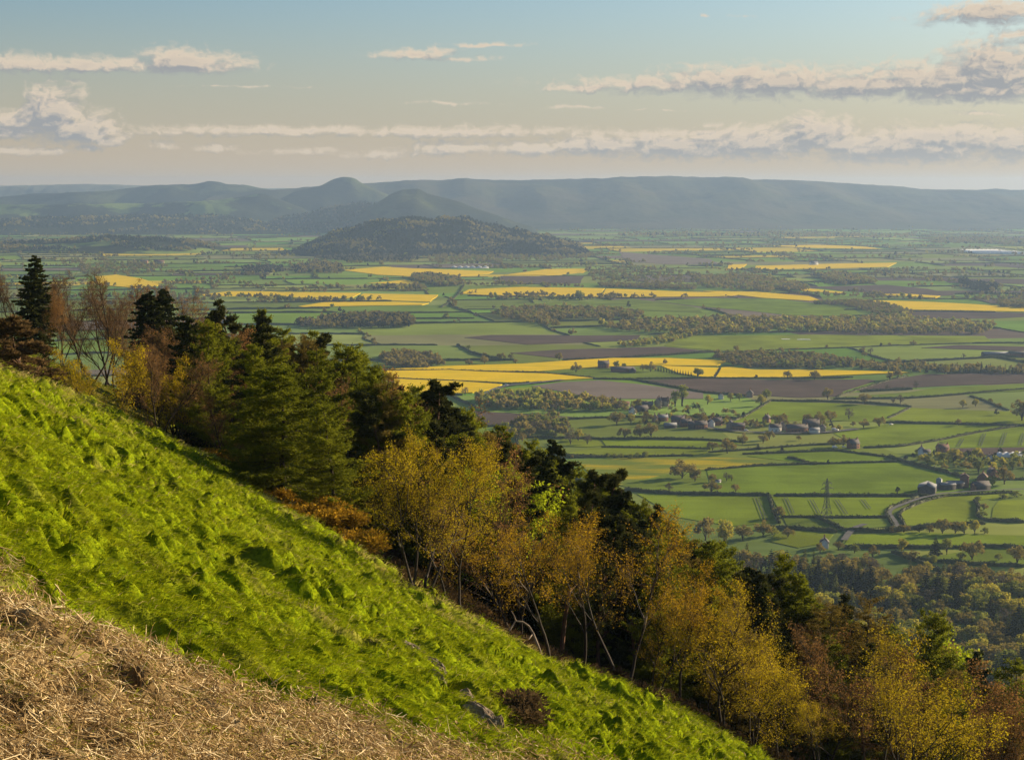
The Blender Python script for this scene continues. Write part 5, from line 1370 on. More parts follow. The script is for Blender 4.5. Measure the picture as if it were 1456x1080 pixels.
# ------------------------------------------------------------------ trees of the plain
M_F_RUSSET = leaf_mat('oak_buds', (.19, .155, .038), (.36, .285, .062), .3, var=.5)
M_F_GREEN = leaf_mat('young_leaves', (.15, .17, .025), (.34, .35, .05), .35, var=.5)
M_F_DARK = leaf_mat('dark_evergreen', (.02, .027, .012), (.036, .045, .017), .1, var=.5)
M_F_GREY = leaf_mat('grey_twigs', (.11, .092, .06), (.17, .14, .085), .2, var=.5)
M_F_GOLD = leaf_mat('gold_green_leaves', (.28, .25, .03), (.52, .46, .05), .4, var=.5)
FARP = {}
def far_broad(key, seed, leaf, W=1.0, n=900, ls=.07, nb=17, trunk=.13, tall=1.0):
    """unit-height tree: short forked trunk, crown of leafy clumps with gaps"""
    r = np.random.default_rng(seed); tr = MB(); cr = MB()
    tr.tube([[0, 0, -.06], [0, 0, .05], [.01, .01, trunk], [.02, 0, .55]], [.04, .032, .026, .01], 6)
    a = r.random(nb) * 6.28; q = r.random(nb) ** .6
    c = np.stack([np.cos(a) * q * .36 * W, np.sin(a) * q * .36 * W, trunk + .22 + (1 - .7 * q ** 2) * r.uniform(.12, .66, nb) * tall], 1); c[:, 2] = np.clip(c[:, 2], 0, .88)
    for p in c[:9]: tr.tube([[.01, 0, trunk * .8], p * np.array([.5, .5, .75]), p], [.018, .011, .004], 3, cap=False)
    pk = r.integers(0, nb, n); o = r.normal(size=(n, 3)); o /= np.linalg.norm(o, axis=1)[:, None]
    R0 = r.uniform(.11, .19, nb)[pk] * (.6 + .4 * W)
    C = c[pk] + o * (R0 * (.55 + .45 * r.random(n)))[:, None]
    C[:, 2] = np.clip(C[:, 2], trunk * .7, 1.0)
    cr.leaves(C, ls * (.6 + .8 * r.random(n)), 1.25, rr=r)
    t = np.clip(.4 + .25 * r.normal(size=n) + .25 * o[:, 2] * 0, 0, 1)
    FARP.setdefault(key, []).append((tr, cr, M_BARK, leaf, t))
def far_cone(key, seed, leaf, W=.2, n=620, ls=.06, sweep=.12):
    r = np.random.default_rng(seed); tr = MB(); cr = MB()
    tr.tube([[0, 0, -.06], [0, 0, .5], [0, 0, .97]], [.022, .014, .003], 5)
    z = 1 - r.random(n) ** .62; z = np.round(z * 16 + r.normal(size=n) * .22) / 16; z = np.clip(z, .07, .99)
    a = r.random(n) * 6.28; lob = .75 + .35 * np.sin(a * 3 + z * 25); q = r.random(n) ** .45 * W * (1.02 - z) ** .8 * lob
    C = np.stack([np.cos(a) * q, np.sin(a) * q, z - q * .3], 1)
    D = np.stack([np.cos(a), np.sin(a), -.35 + 0 * a], 1)
    cr.leaves(C, ls * (.5 + .7 * r.random(n)) * (1.15 - z * .6), 1.7, D + .3 * r.normal(size=(n, 3)), rr=r)
    FARP.setdefault(key, []).append((tr, cr, M_BARK, leaf, np.clip(.4 + .25 * r.normal(size=n), 0, 1)))
for s in range(4): far_broad('oak', 300 + s, M_F_RUSSET, 1.2)
for s in range(3): far_broad('ash', 310 + s, M_F_GREEN, 1.05)
for s in range(2): far_broad('grey', 320 + s, M_F_GREY, .9, 520, .05)
for s in range(2): far_broad('evergreen', 330 + s, M_F_DARK, .85, 560, trunk=.08)
for s in range(3): far_broad('goldgreen', 340 + s, M_F_GOLD, 1.0)
for s in range(2): far_broad('poplar', 350 + s, M_F_GREEN, .45, 520, .06, 16, .1, 1.6)
for s in range(3): far_broad('thicket', 355 + s, M_F_RUSSET, 1.3, 420, .1, 12, .0)
for s in range(2): far_broad('greenbush', 360 + s, M_F_GREEN, 1.3, 420, .1, 12, .0)
for s in range(3): far_cone('fir', 370 + s, M_F_DARK, .25)
for s in range(3): far_cone('farlarch', 380 + s, leaf_mat('far_larch', (.10, .12, .022), (.18, .19, .03), .3, var=.5) if s == 0 else FARP['farlarch'][0][3], .22, 620, .06)
FARM = {}
for k, L in FARP.items():
    FARM[k] = []
    for (tr, cr, b, lf, t) in L:
        V1, Q1, T1 = tr.arrays(); V2, Q2, T2 = cr.arrays()
        both = raw_mesh('tree', np.concatenate([V1, V2]), [np.concatenate([Q1, Q2 + len(V1)]), T1], [b, lf], {'tint': np.concatenate([np.zeros(len(Q1)), t, np.zeros(len(T1))])},
                        np.concatenate([np.zeros(len(Q1), int), np.ones(len(Q2), int), np.zeros(len(T1), int)]))
        FARM[k].append((tr.mesh('trunk', b), cr.mesh('crown', lf, t), both))
FNAME = {'oak': 'oak_tree', 'ash': 'leafy_tree', 'grey': 'bare_tree', 'evergreen': 'evergreen_tree', 'goldgreen': 'leafy_tree', 'poplar': 'poplar_tree', 'thicket': 'bush', 'greenbush': 'bush', 'fir': 'fir_tree', 'farlarch': 'larch_tree'}

def gz(x, y):
    return np.maximum(plain_z(x, y), hill_base(x, y))
def far_tree(key, x, y, z, h, label, group=None, parts=True, wide=1.0):
    i = int(rng.integers(len(FARM[key]))); tr, cr, both = FARM[key][i]; nm = FNAME[key]
    root = link(nm, None if parts else both); root.location = (x, y, z - .1); root.rotation_euler = (0, 0, rng.uniform(0, 6.28)); w = wide * rng.uniform(.9, 1.12); root.scale = (h * w * 1.1, h * w * 1.1, h)
    if parts: link('trunk', tr, root); link('crown', cr, root)
    return tag(root, label, 'bush' if nm == 'bush' else 'tree', group)
def merged(name, items, label, cat, mats_keys):
    """many far trees as one mesh: items = (key, x, y, z, h)"""
    Vs = []; Qs = []; Ts = []; Mi = []; n = 0; mats = [M_BARK] + [FARP[k][0][3] for k in mats_keys]
    Tm = []; Tt = []; QT = []; 
    for (k, x, y, z, h) in items:
        L = FARP[k]; tr, cr, b, lf, t = L[int(rng.integers(len(L)))]
        V2, Q2, _ = cr.arrays(); a = rng.uniform(0, 6.28); ca, sa = math.cos(a), math.sin(a)
        step = max(1, int(len(Q2) / LODN)); sel = np.arange(rng.integers(step), len(Q2), step)
        Vq = V2.reshape(-1, 4, 3)[sel]; c = Vq.mean(1, keepdims=True); Vq = c + (Vq - c) * math.sqrt(step) * .95
        W = np.stack([Vq[..., 0] * ca - Vq[..., 1] * sa, Vq[..., 0] * sa + Vq[..., 1] * ca, Vq[..., 2]], -1).reshape(-1, 3) * h * rng.uniform(.9, 1.1) + np.array([x, y, z])
        m = len(sel); Vs.append(W); Qs.append(np.arange(m * 4).reshape(-1, 4) + n); n += m * 4
        Mi.append(np.full(m, 1 + mats_keys.index(k))); QT.append(np.clip(t[sel] * .6 + .4 * rng.random(), 0, 1))
    me = raw_mesh(name, np.concatenate(Vs), [np.concatenate(Qs)], mats, {'tint': np.concatenate(QT)}, np.concatenate(Mi))
    return tag(link(name, me), label, cat, kind='stuff')
LODN = 110

# ---- single trees read off the photograph: u, v of the foot, height in pixels
ONE = [
 ('oak', 970, 680, 27, 'largest russet oak standing in the pasture at the dandelion meadow edge', 1.15), ('oak', 988, 685, 19, 'rough low tree leaning against the largest russet oak', 1),
 ('oak', 1012, 700, 18, 'round russet oak on the thick hedge left of the pylon', 1.15), ('oak', 1046, 699.5, 13, 'small round oak right of the round russet oak on the hedge', 1.05),
 ('grey', 951, 699, 14, 'thin grey tree on the hedge left of the round russet oak', 1), ('oak', 1013, 686, 13, 'small tree behind the round russet oak beside a white blossoming bush', 1), ('grey', 1033, 684, 14, 'thin pale tree behind the small round oak', .9),
 ('oak', 876, 690, 15, 'oak half hidden by conifers beside the dandelion meadow', 1), ('oak', 1107, 736, 17, 'round russet tree where the short hedge meets the pylon field', 1.1), ('evergreen', 1178, 660, 7, 'tiny lone dark tree on the hedge above the pylon', 1),
 ('grey', 811, 632, 25, 'tall airy tree at the rim of the hillside wood', .8), ('goldgreen', 822, 627, 17, 'yellowish round tree right of the tall airy tree', 1), ('grey', 835, 632, 17, 'bare spreading tree on the hedge by the wood rim', 1),
 ('oak', 888, 623, 16, 'round oak alone on the hedge below the village', 1.1), ('oak', 910, 622, 19, 'left oak of the pair on the hedge below the village', 1), ('oak', 926, 622, 21, 'right bushier oak of the pair on the hedge below the village', 1.1),
 ('oak', 1034, 644, 21, 'big amber oak on the hedge end below the village street', 1.1), ('oak', 1013, 640, 13, 'lower oak left of the big amber oak', 1.1), ('oak', 1056, 631, 16, 'amber tree beside the village street fields', .9), ('oak', 1085, 630, 13, 'low round oak left of the village green strip', 1.1), ('oak', 1094, 625, 14, 'round oak just above the low round one', 1),
 ('oak', 998, 603, 17, 'oak in the paddock right of the old village houses', .9), ('poplar', 970, 577, 30, 'tall pale poplar towering over the old village', 1.3), ('poplar', 960, 578, 22, 'shorter poplar left of the towering pale one', 1.3), ('goldgreen', 1006, 575, 14, 'round yellow green tree at the top of the village', 1), ('fir', 882, 575, 11, 'dark conical fir at the left of the village', 1.4),
 ('oak', 877, 604, 19, 'broad amber tree below the left houses of the village', 1.1), ('goldgreen', 897, 602, 13, 'golden bush like tree in the village gardens', 1.1), ('oak', 920, 600, 15, 'brown garden tree in the middle of the village', 1.1), ('oak', 908, 580, 13, 'light tree between the left houses of the village', 1), ('poplar', 719, 622, 23, 'pale slender poplar beside the shaded brown field', 1.2), ('goldgreen', 730, 622, 14, 'yellowish tree right of the pale slender poplar', 1),
 ('oak', 1177, 568, 17, 'oak at the top corner of the dark ploughed land', 1), ('oak', 1229, 574, 15, 'oak on the hedge over the rounded green field', 1.1), ('ash', 1089, 568, 15, 'fresh green tree beside the round roofed house', 1), ('goldgreen', 1082, 577, 16, 'golden round tree next to the round roofed house', 1), ('goldgreen', 1039, 570, 11, 'round garden tree left of the white gabled cottage', 1), ('ash', 1051, 570, 11, 'greener garden tree beside the white gabled cottage', 1),
 ('grey', 1280, 574, 14, 'taller bare tree of the two on the hedge crest at right', .9), ('grey', 1270, 574, 10, 'smaller bare tree of the two on the hedge crest at right', .8), ('goldgreen', 1369, 579, 11, 'yellow round bush tree on the bushy hedge at right', 1.1), ('goldgreen', 1387, 578, 11, 'golden tree right of the yellow round one on the bushy hedge', 1.1), ('oak', 1453, 598, 30, 'big bare oak at the right side above the long hedge', 1), ('evergreen', 1417, 590, 9, 'small dark tree on the bushy hedge at right', 1), ('oak', 1363, 605, 10, 'lone little oak on the long hedge over the bright field', 1),
 ('grey', 1207, 597, 19, 'tall ragged ivy clad tree behind the dark roofed houses', .8), ('oak', 1181, 600, 18, 'amber oak left of the ragged ivy clad tree', .95), ('oak', 1166, 602, 17, 'greyish oak behind the long dark roof', .95), ('oak', 1149, 601, 14, 'amber oak behind the middle of the long dark roof', 1), ('oak', 1108, 603, 16, 'widest amber tree behind the village street', 1.4), ('oak', 1250, 607, 16, 'oak at the tip of the village hedge', 1.05), ('oak', 1228, 608, 13, 'round oak left of the village hedge tip', 1.2), ('goldgreen', 1193, 612, 9, 'small golden tree at the end of the street', 1), ('thicket', 1213, 606, 8, 'dark bush between the ragged tree and the round oak', 1),
 ('oak', 1199, 635, 17, 'upright amber tree beside the dark house on the lane', .9), ('oak', 1185, 636, 15, 'spreading brown tree left of the upright amber one on the lane', 1.2), ('oak', 1136, 626, 8, 'small round tree on the hedge below the street', 1), ('fir', 1078, 639, 9, 'small dark fir in the green strips below the street', 1.8), ('fir', 1112, 640, 8, 'smallest dark fir in the green strips below the street', 1.6),
 ('evergreen', 1276, 701, 10, 'dark ivy covered stump tree left of the big barn', .8), ('oak', 1428, 688, 26, 'large orange tree right of the farmhouses', .9), ('greenbush', 1411, 690, 17, 'big green bush under the large orange tree', 1), ('goldgreen', 1356, 656, 18, 'golden green round tree behind the farm', 1.2), ('ash', 1341, 658, 15, 'green tree left of the golden green one behind the farm', 1.1), ('evergreen', 1376, 652, 13, 'dark evergreen beside the golden green tree', 1), ('ash', 1391, 672, 18, 'grey green tree above the farmhouse roof', 1.1), ('evergreen', 1288, 655, 9, 'left dark round bush on the hedge end by the white cottage', 1), ('evergreen', 1298, 652, 9, 'right dark round bush on the hedge end by the white cottage', 1), ('ash', 1319, 660, 12, 'low green tree below the white cottage', 1.2), ('ash', 1440, 668, 13, 'green tree behind the large orange tree', 1.2), ('evergreen', 1415, 655, 12, 'dark evergreen in front of the long greenhouse', 1.2), ('ash', 1445, 660, 12, 'leafy green tree under the long greenhouse', 1.3),
 ('oak', 819, 530, 15, 'russet oak left of the farmstead in the yellow field', .95), ('oak', 925, 529, 15, 'round oak right of the farmstead barn', 1), ('oak', 914, 528, 11, 'slim tree left of the round oak at the farmstead', .8), ('ash', 876, 524, 11, 'green tree behind the farmstead house', 1), ('ash', 887, 524, 8, 'smaller green tree behind the farmstead barn', 1), ('oak', 946, 518, 8, 'lone oak in the broad yellow field', 1), ('ash', 992, 537, 14, 'round green tree at the corner of the yellow plot', 1.2), ('evergreen', 1075, 538, 6, 'lone dark bush on the edge of the tapering yellow field', 1.1), ('oak', 1047, 501, 10, 'lone oak on the wide pale green field, left of a smaller one', 1), ('oak', 1111, 501, 8, 'smaller lone oak on the wide pale green field', 1), ('evergreen', 894, 438, 10, 'lone dark egg shaped tree on the sloping field', .8),
 ('oak', 880, 424, 8, 'leftmost round tree on the dotted yellow field', 1.1), ('oak', 902, 423, 7, 'second round tree on the dotted yellow field', 1), ('oak', 926, 422, 7, 'third round tree on the dotted yellow field', 1), ('oak', 975, 423, 7, 'last round tree on the dotted yellow field before its narrow end', 1), ('oak', 755, 422, 6, 'left of two lone trees at the foot of the wide yellow field', 1), ('ash', 824, 427, 14, 'tall green tree at the end of the wide yellow field', .9), ('oak', 839, 426, 9, 'brown tree right of the tall green one in the yellow', 1),
 ('oak', 689, 517, 12, 'oak above the broad yellow field beside the pine tops', 1.1), ('oak', 733, 517, 7, 'small oak above the broad yellow field', 1), ('oak', 667, 519, 9, 'bushy oak left of the small one above the broad yellow field', 1.1), ('oak', 795, 512, 11, 'oak on the ploughed field edge above the broad yellow field', .9),
 ('oak', 1158, 540, 13, 'oak in the tapering yellow field against the dark soil', 1.15), ('oak', 1265, 541, 13, 'oak at the tip of the tapering yellow field', .8), ('oak', 1277, 539, 15, 'taller brown oak right of the yellow tip', .9), ('oak', 1229, 507, 8, 'lone oak on the green strips of the right hand plain', .9), ('grey', 1370, 509, 7, 'lone bare tree near the far right barn', 1), ('oak', 781, 563, 8, 'bush like oak on the green strip inside the road bend', 1.2),
 ('thicket', 1240, 792, 19, 'round russet tree in the row at the back of the valley wood', .8), ('thicket', 1296, 796, 17, 'widest russet tree at the back of the valley wood', 1.15), ('fir', 1330, 789, 27, 'dark rough conifer between the round trees at right', 1.6), ('ash', 1346, 789, 24, 'grey green tree touching the dark rough conifer', .8), ('oak', 1382, 796, 30, 'biggest round oak at the right behind the valley wood', 1.0), ('greenbush', 1366, 796, 13, 'round green bush at the foot of the biggest round oak', 1), ('ash', 1420, 797, 11, 'small green tree left of the golden oak at the right edge', 1), ('oak', 1446, 803, 28, 'golden spreading oak at the right edge behind the valley wood', 1.0), ('oak', 1166, 786, 15, 'round brown tree left of the small white cottage in the trees', 1.1), ('oak', 1192, 782, 13, 'brown tree right of the small white cottage in the trees', 1.2), ('ash', 1215, 786, 13, 'green tree beside the short stretch of lane', 1.2),
 ('oak', 1340, 759, 22, 'tallest tree in the dense hedge below the lane bend', 1.1), ('oak', 1358, 759, 18, 'brown tree right of the tallest in the dense hedge', 1.1), ('goldgreen', 1371, 760, 19, 'yellowish tree in the dense hedge below the bright field', 1.0), ('goldgreen', 1386, 758, 19, 'rounded olive tree near the right end of the dense hedge', 1), ('evergreen', 1307, 757, 12, 'dark bush in the middle of the dense hedge', 1.2), ('oak', 1285, 757, 12, 'brown bush tree below the lane end', 1.3), ('oak', 1322, 758, 12, 'brown bush tree left of the tallest in the dense hedge', 1.2), ('thicket', 1270, 757, 10, 'low thicket at the left end of the dense hedge', 1.2), ('greenbush', 1400, 758, 11, 'green bush at the right end of the dense hedge', 1),
 ('greenbush', 1391, 712, 9, 'top bush of the curving bush row at right', 1.2), ('thicket', 1399, 724, 10, 'middle bush of the curving bush row at right', 1.2), ('greenbush', 1396, 735, 11, 'lowest bush of the curving bush row at right', 1.2), ('greenbush', 1425, 709, 9, 'left shrub above the right hand field', 1.5), ('greenbush', 1446, 706, 10, 'right shrub above the right hand field', 1.5),
 ('oak', 1003, 768, 34, 'pale pinkish tree rising behind the black pines', 1.0), ('goldgreen', 1030, 775, 36, 'cream coloured rounded tree at the valley edge behind the pines', .9), ('oak', 1056, 768, 22, 'brown tree at the left end of the valley wood', 1.0), ('oak', 1085, 762, 24, 'taller brown tree below the round russet tree', .9), ('greenbush', 1098, 760, 14, 'green bush beside the taller brown tree', 1.1), ('oak', 1120, 764, 14, 'low brown tree behind the little bright green rise', 1.2),
 ('greenbush', 864, 650, 8, 'leftmost clump of the bush row above the meadow', .9), ('greenbush', 873, 651, 8, 'second clump of the bush row above the meadow', .9), ('greenbush', 883, 651, 8, 'third clump of the bush row, before the gap', .9), ('greenbush', 897, 652, 9, 'first clump of the right hand bush row after the gap', .9), ('greenbush', 906, 651, 9, 'middle clump of the right hand bush row', .9), ('greenbush', 918, 650, 11, 'last and tallest clump of the right hand bush row', .9),
 ('poplar', 1040, 684, 10, 'upright bush beside the little white shed', 1.4),
]
USED = []
for k, u, v, hp, l, wd in ONE:
    x, y, z = px_plain(u, v); z = float(gz(np.array([x]), np.array([y]))[0]); h = hp * y / F * 1.03
    far_tree(k, x, y, z, h, l, None, y < 2300, wd); USED.append((x, y))
# the row of little round bushes across the pale field
for i in range(11):
    x, y, z = px_plain(1218 + i * 16 + (i % 3) * 3, 475.5 + (i % 2) * .6)
    far_tree('oak', x, y, z, 9 + 3 * (i % 3), 'little round tree in the evenly spaced row across the wide pale field', 'row of little round trees', False)
for i in range(14):
    x, y, z = px_plain(932 + i * 3.9, 527.5 + i * .62)
    far_tree('fir', x, y, z, 8, 'young conifer in the evenly planted windbreak right of the farmstead', 'conifer windbreak at the farmstead', False)

# ---- hedgerow trees all over the plain
def hedgerow():
    r = random.Random(9); ind = 0; stuff = []
    ks = ['oak'] * 6 + ['ash'] * 3 + ['grey'] * 2 + ['thicket'] * 3 + ['evergreen', 'goldgreen']
    for S in SEGS:
        d = S[:, 1].mean()
        for i in range(len(S)):
            if d < 1900 and r.random() < .45: continue
            if r.random() > (.32 if d < 5000 else .36): continue
            x = S[i, 0] + r.uniform(-8, 8); y = S[i, 1] + r.uniform(-8, 8)
            if any((x - a) ** 2 + (y - b) ** 2 < 400 for a, b in USED): continue
            k = r.choice(ks); h = r.uniform(6, 13) if k not in ('thicket',) else r.uniform(3.5, 6.5)
            if d > 4500: h *= 1.15
            z = float(plain_z(x, y))
            if ind < 150:
                far_tree(k, x, y, z, h, {'oak': 'brown hedgerow oak out on the patchwork plain', 'ash': 'green hedgerow tree out on the patchwork plain', 'goldgreen': 'green hedgerow tree out on the patchwork plain', 'grey': 'bare grey hedgerow tree out on the patchwork plain', 'thicket': 'low brown thicket along a plain hedge', 'evergreen': 'dark evergreen in a hedge of the plain'}[k],
                         'hedgerow trees of the plain, ' + {'goldgreen': 'green', 'ash': 'green', 'oak': 'brown', 'grey': 'bare', 'thicket': 'thickets', 'evergreen': 'dark'}[k], False); ind += 1
            else: stuff.append((k, x, y, z, h))
    # loose belts beyond
    for _ in range(380):
        y = 1 / r.uniform(1 / 10200, 1 / 3600); x = r.uniform(-.33, .33) * y
        n = r.randint(4, 16); a = r.uniform(-.35, .35); L = 9
        if inside_any(np.array([x]), np.array([y]))[0]: continue
        k0 = r.choice(ks)
        for i in range(n):
            xx = x + math.cos(a) * L * i + r.uniform(-6, 6); yy = y + math.sin(a) * L * i + r.uniform(-12, 12)
            stuff.append((k0 if r.random() < .6 else r.choice(ks), xx, yy, float(plain_z(xx, yy)), r.uniform(7, 14)))
    return stuff
LODN = 40
HS = hedgerow()
pts = np.array([(q[1], q[2]) for q in HS]); bad = inside_any(pts[:, 0], pts[:, 1], 12)
HS = [q for q, b in zip(HS, bad) if not b]
merged('hedgerow_trees', HS, 'innumerable small hedgerow trees dotted over the distant plain', 'hedgerow trees', ['oak', 'ash', 'grey', 'thicket', 'evergreen', 'goldgreen'])

# ---- woods that read as one mass
def wood(px, label, ks, h=(9, 14), n=None, sp=8.5, lod=70):
    global LODN
    P = pxs(px); lo, hi = P.min(0), P.max(0); A = 0
    for i in range(len(P)): a, b = P[i], P[(i + 1) % len(P)]; A += a[0] * b[1] - b[0] * a[1]
    A = abs(A) / 2; n = n or int(min(520, A / sp ** 2)); y0 = P[:, 1].mean()
    m = n * 6 + 60; x = rng.uniform(lo[0], hi[0], m); y = rng.uniform(lo[1], hi[1], m)
    d, di = poly_dist(x, y, P); ok = (d < 4 * rng.random(m)); x, y = x[ok][:n], y[ok][:n]
    LODN = lod
    it = [(random.choice(ks), a, b, float(gz(np.array([a]), np.array([b]))[0]) - .5, random.uniform(*h)) for a, b in zip(x, y)]
    merged('woodland', it, label, 'wood', sorted(set(ks)))
mix = ['oak', 'oak', 'oak', 'ash', 'grey', 'thicket']
wood([(680, 566), (760, 564), (870, 574), (885, 583), (800, 587), (690, 581)], 'belt of mixed trees above the shaded brown field', mix + ['ash', 'goldgreen'], (8, 13))
wood([(735, 603), (790, 598), (810, 612), (800, 622), (740, 624)], 'brown wood at the rim of the shaded field', mix, (9, 13))
wood([(697, 447), (740, 439), (860, 441), (910, 446), (912, 456), (850, 453), (780, 456), (800, 466), (740, 459)], 'long brown wood across the middle of the plain', mix, (9, 14))
wood([(850, 464), (960, 457), (1050, 454), (1140, 457), (1140, 472), (1040, 475), (980, 479), (900, 473)], 'broad bushy wood right of the long brown wood', mix + ['goldgreen'], (9, 15))
wood([(1140, 457), (1200, 457), (1290, 452), (1330, 460), (1410, 464), (1400, 475), (1250, 474), (1140, 473)], 'leafy wood under the brown field at the right of the plain', mix + ['goldgreen'], (9, 15))
wood([(925, 484), (960, 476), (985, 478), (950, 488), (900, 494), (880, 492)], 'green scrub belt slanting through the pale fields', ['ash', 'greenbush', 'goldgreen', 'oak'], (6, 10))
wood([(985, 396), (1060, 393), (1130, 403), (1150, 413), (1090, 416), (1000, 409)], 'dark wood behind the dotted yellow field', mix, (10, 15))
wood([(1155, 393), (1200, 391), (1248, 402), (1200, 406)], 'humped dark copse on the far plain', mix + ['evergreen'], (10, 16))
wood([(1365, 401), (1420, 409), (1405, 416), (1372, 410)], 'dark spruce copse at the right of the far plain', ['evergreen', 'fir'], (10, 16))
wood([(1010, 507), (1060, 505), (1140, 507), (1200, 513), (1200, 522), (1160, 525), (1060, 523), (1035, 518)], 'brown wood pushing into the tapering yellow field', mix, (8, 12))
wood([(1200, 514), (1270, 521), (1456, 526), (1540, 530), (1540, 533), (1300, 530), (1200, 523)], 'long belt of larches and brown trees over the dark soil at right', ['fir', 'farlarch', 'oak', 'thicket'], (7, 11))
wood([(422, 461), (470, 453), (540, 449), (585, 453), (587, 465), (520, 467), (430, 467)], 'dark lens shaped wood in the green fields left of centre', ['grey', 'evergreen', 'oak'], (10, 15))
wood([(545, 508), (580, 504), (620, 510), (628, 521), (600, 524), (552, 523)], 'dark brown wood at the corner of the broad yellow field', ['grey', 'oak', 'thicket'], (9, 13))
wood([(346, 382), (400, 380), (402, 387), (350, 389)], 'thin dark plantation in the fields above the pine tops', ['evergreen', 'grey'], (10, 14))
wood([(415, 381), (450, 375), (485, 378), (487, 388), (420, 389)], 'rounded dark copse left of the yellow rise', ['evergreen', 'grey', 'oak'], (10, 16))
wood([(585, 393), (615, 392), (650, 398), (660, 406), (620, 408), (590, 401)], 'dark trees clustered right of the small yellow patch', mix + ['evergreen'], (10, 16))
wood([(832, 381), (900, 379), (1000, 393), (1010, 406), (900, 409), (840, 401)], 'straggling belt of trees behind the yellow fields', mix, (8, 14), n=260)
wood([(850, 405), (990, 408), (985, 413), (860, 409)], 'row of trees and roofs along the top of the dotted yellow field', mix, (7, 11))
wood([(1310, 340), (1400, 339), (1500, 342), (1500, 349), (1330, 347)], 'far wood under the moor at the right', mix + ['evergreen'], (12, 18))
wood([(880, 333), (1100, 333), (1300, 335), (1300, 338), (1000, 338), (880, 337)], 'strip of woods at the foot of the moor', mix + ['evergreen'], (14, 20), n=420)
wood([(600, 366), (720, 360), (800, 358), (860, 362), (820, 370), (700, 374), (620, 376)], 'scrubby trees along the foot of the wooded hill', mix, (10, 15))
wood([(445, 368), (520, 364), (600, 366), (590, 372), (500, 374)], 'dark plantation in front of the wooded hill', ['evergreen', 'grey'], (12, 16))
wood([(110, 378), (210, 372), (240, 380), (200, 392), (120, 390)], 'trees round the far farm at the left', mix, (9, 14), n=200)
wood([(1420, 430), (1500, 432), (1500, 440), (1425, 437)], 'trees at the right end of the long yellow band', mix, (9, 14))
wood([(1150, 432), (1215, 428), (1260, 434), (1300, 446), (1250, 447), (1200, 436)], 'bushy belt beside the long yellow band', mix, (6, 10))
wood([(885, 574), (1000, 577), (1055, 590), (1050, 606), (1000, 606), (900, 606), (868, 590)], 'garden trees crowding the village houses', ['oak', 'ash', 'evergreen', 'thicket', 'goldgreen', 'grey'], (4.5, 8.5), n=72, lod=200)
wood([(1060, 600), (1130, 602), (1190, 606), (1185, 611), (1100, 608), (1060, 608)], 'garden trees behind the dark roofed street', ['oak', 'ash', 'evergreen', 'thicket'], (4, 7), n=34, lod=200)
wood([(1295, 645), (1456, 648), (1520, 655), (1520, 672), (1420, 672), (1380, 668), (1320, 668)], 'garden trees and shrubs of the hamlet behind the farm', ['oak', 'ash', 'evergreen', 'greenbush', 'goldgreen'], (5, 9.5), n=80, lod=200)
def hill_woods():
    """trees on the wooded hill and the knolls, set on their meshes"""
    global LODN
    LODN = 26
    r = np.random.default_rng(8)
    for lab, txt, n, h in (('broad wooded hill rising from the middle of the plain', 'trees clothing the broad wooded hill', 3600, (9, 16)), ('low wooded spur at the left foot of the broad wooded hill', 'trees on the left spur of the broad wooded hill', 900, (9, 15)), ('low wooded spur at the right foot of the broad wooded hill', 'trees on the right spur of the broad wooded hill', 700, (8, 14)), ('wooded scarp below the low green fields at the left', 'trees clothing the wooded scarp at the left', 2400, (13, 20)),
                           ('low green knoll with woods at the left of the plain', 'woods along the low green knoll at the left', 1800, (10, 15)), ('dark wooded ridge in front of the craggy peak', 'trees clothing the dark ridge before the craggy peak', 1300, (13, 20))):
        o = [q for q in bpy.data.objects if q.get('label') == lab][0]; me = o.data
        V = np.empty(len(me.vertices) * 3, np.float32); me.vertices.foreach_get('co', V); V = V.reshape(-1, 3)
        F4 = np.empty(len(me.polygons) * 4, np.int32); me.polygons.foreach_get('vertices', F4); F4 = F4.reshape(-1, 4)
        ce = V[F4].mean(1); ok = (ce[:, 2] > 6) & (ce[:, 1] < V[:, 1].max() - (420 if not ('knoll' in lab or 'spur' in lab) else 250))
        if 'knoll' in lab: ok &= noise(ce[:, 0] / 260, ce[:, 1] / 160, 5) > -.2
        if 'scarp' in lab: ok &= noise(ce[:, 0] / 500, ce[:, 1] / 300, 6) > -.35
        Fk = F4[ok]; pk = r.integers(0, len(Fk), n); w = r.random((n, 2))
        a, b, c, d = (V[Fk[pk, i]] for i in range(4)); u, v = w[:, :1], w[:, 1:]
        P = (a * (1 - u) + b * u) * (1 - v) + (d * (1 - u) + c * u) * v
        ks = ['evergreen', 'evergreen', 'evergreen', 'grey', 'oak'] if 'dark' not in lab else ['evergreen', 'grey']
        zq = np.clip((noise(P[:, 0] / 170, P[:, 1] / 90, 77) * .9 + .5 + .2 * r.normal(size=len(P))) * len(ks), 0, len(ks) - .01).astype(int); hv = 1 + .35 * noise(P[:, 0] / 60, P[:, 1] / 60, 78)
        merged('woodland', [(ks[q], *p, float(r.uniform(*h) * v)) for p, q, v in zip(P, zq, hv)], txt, 'wood', sorted(set(ks)))
hill_woods()

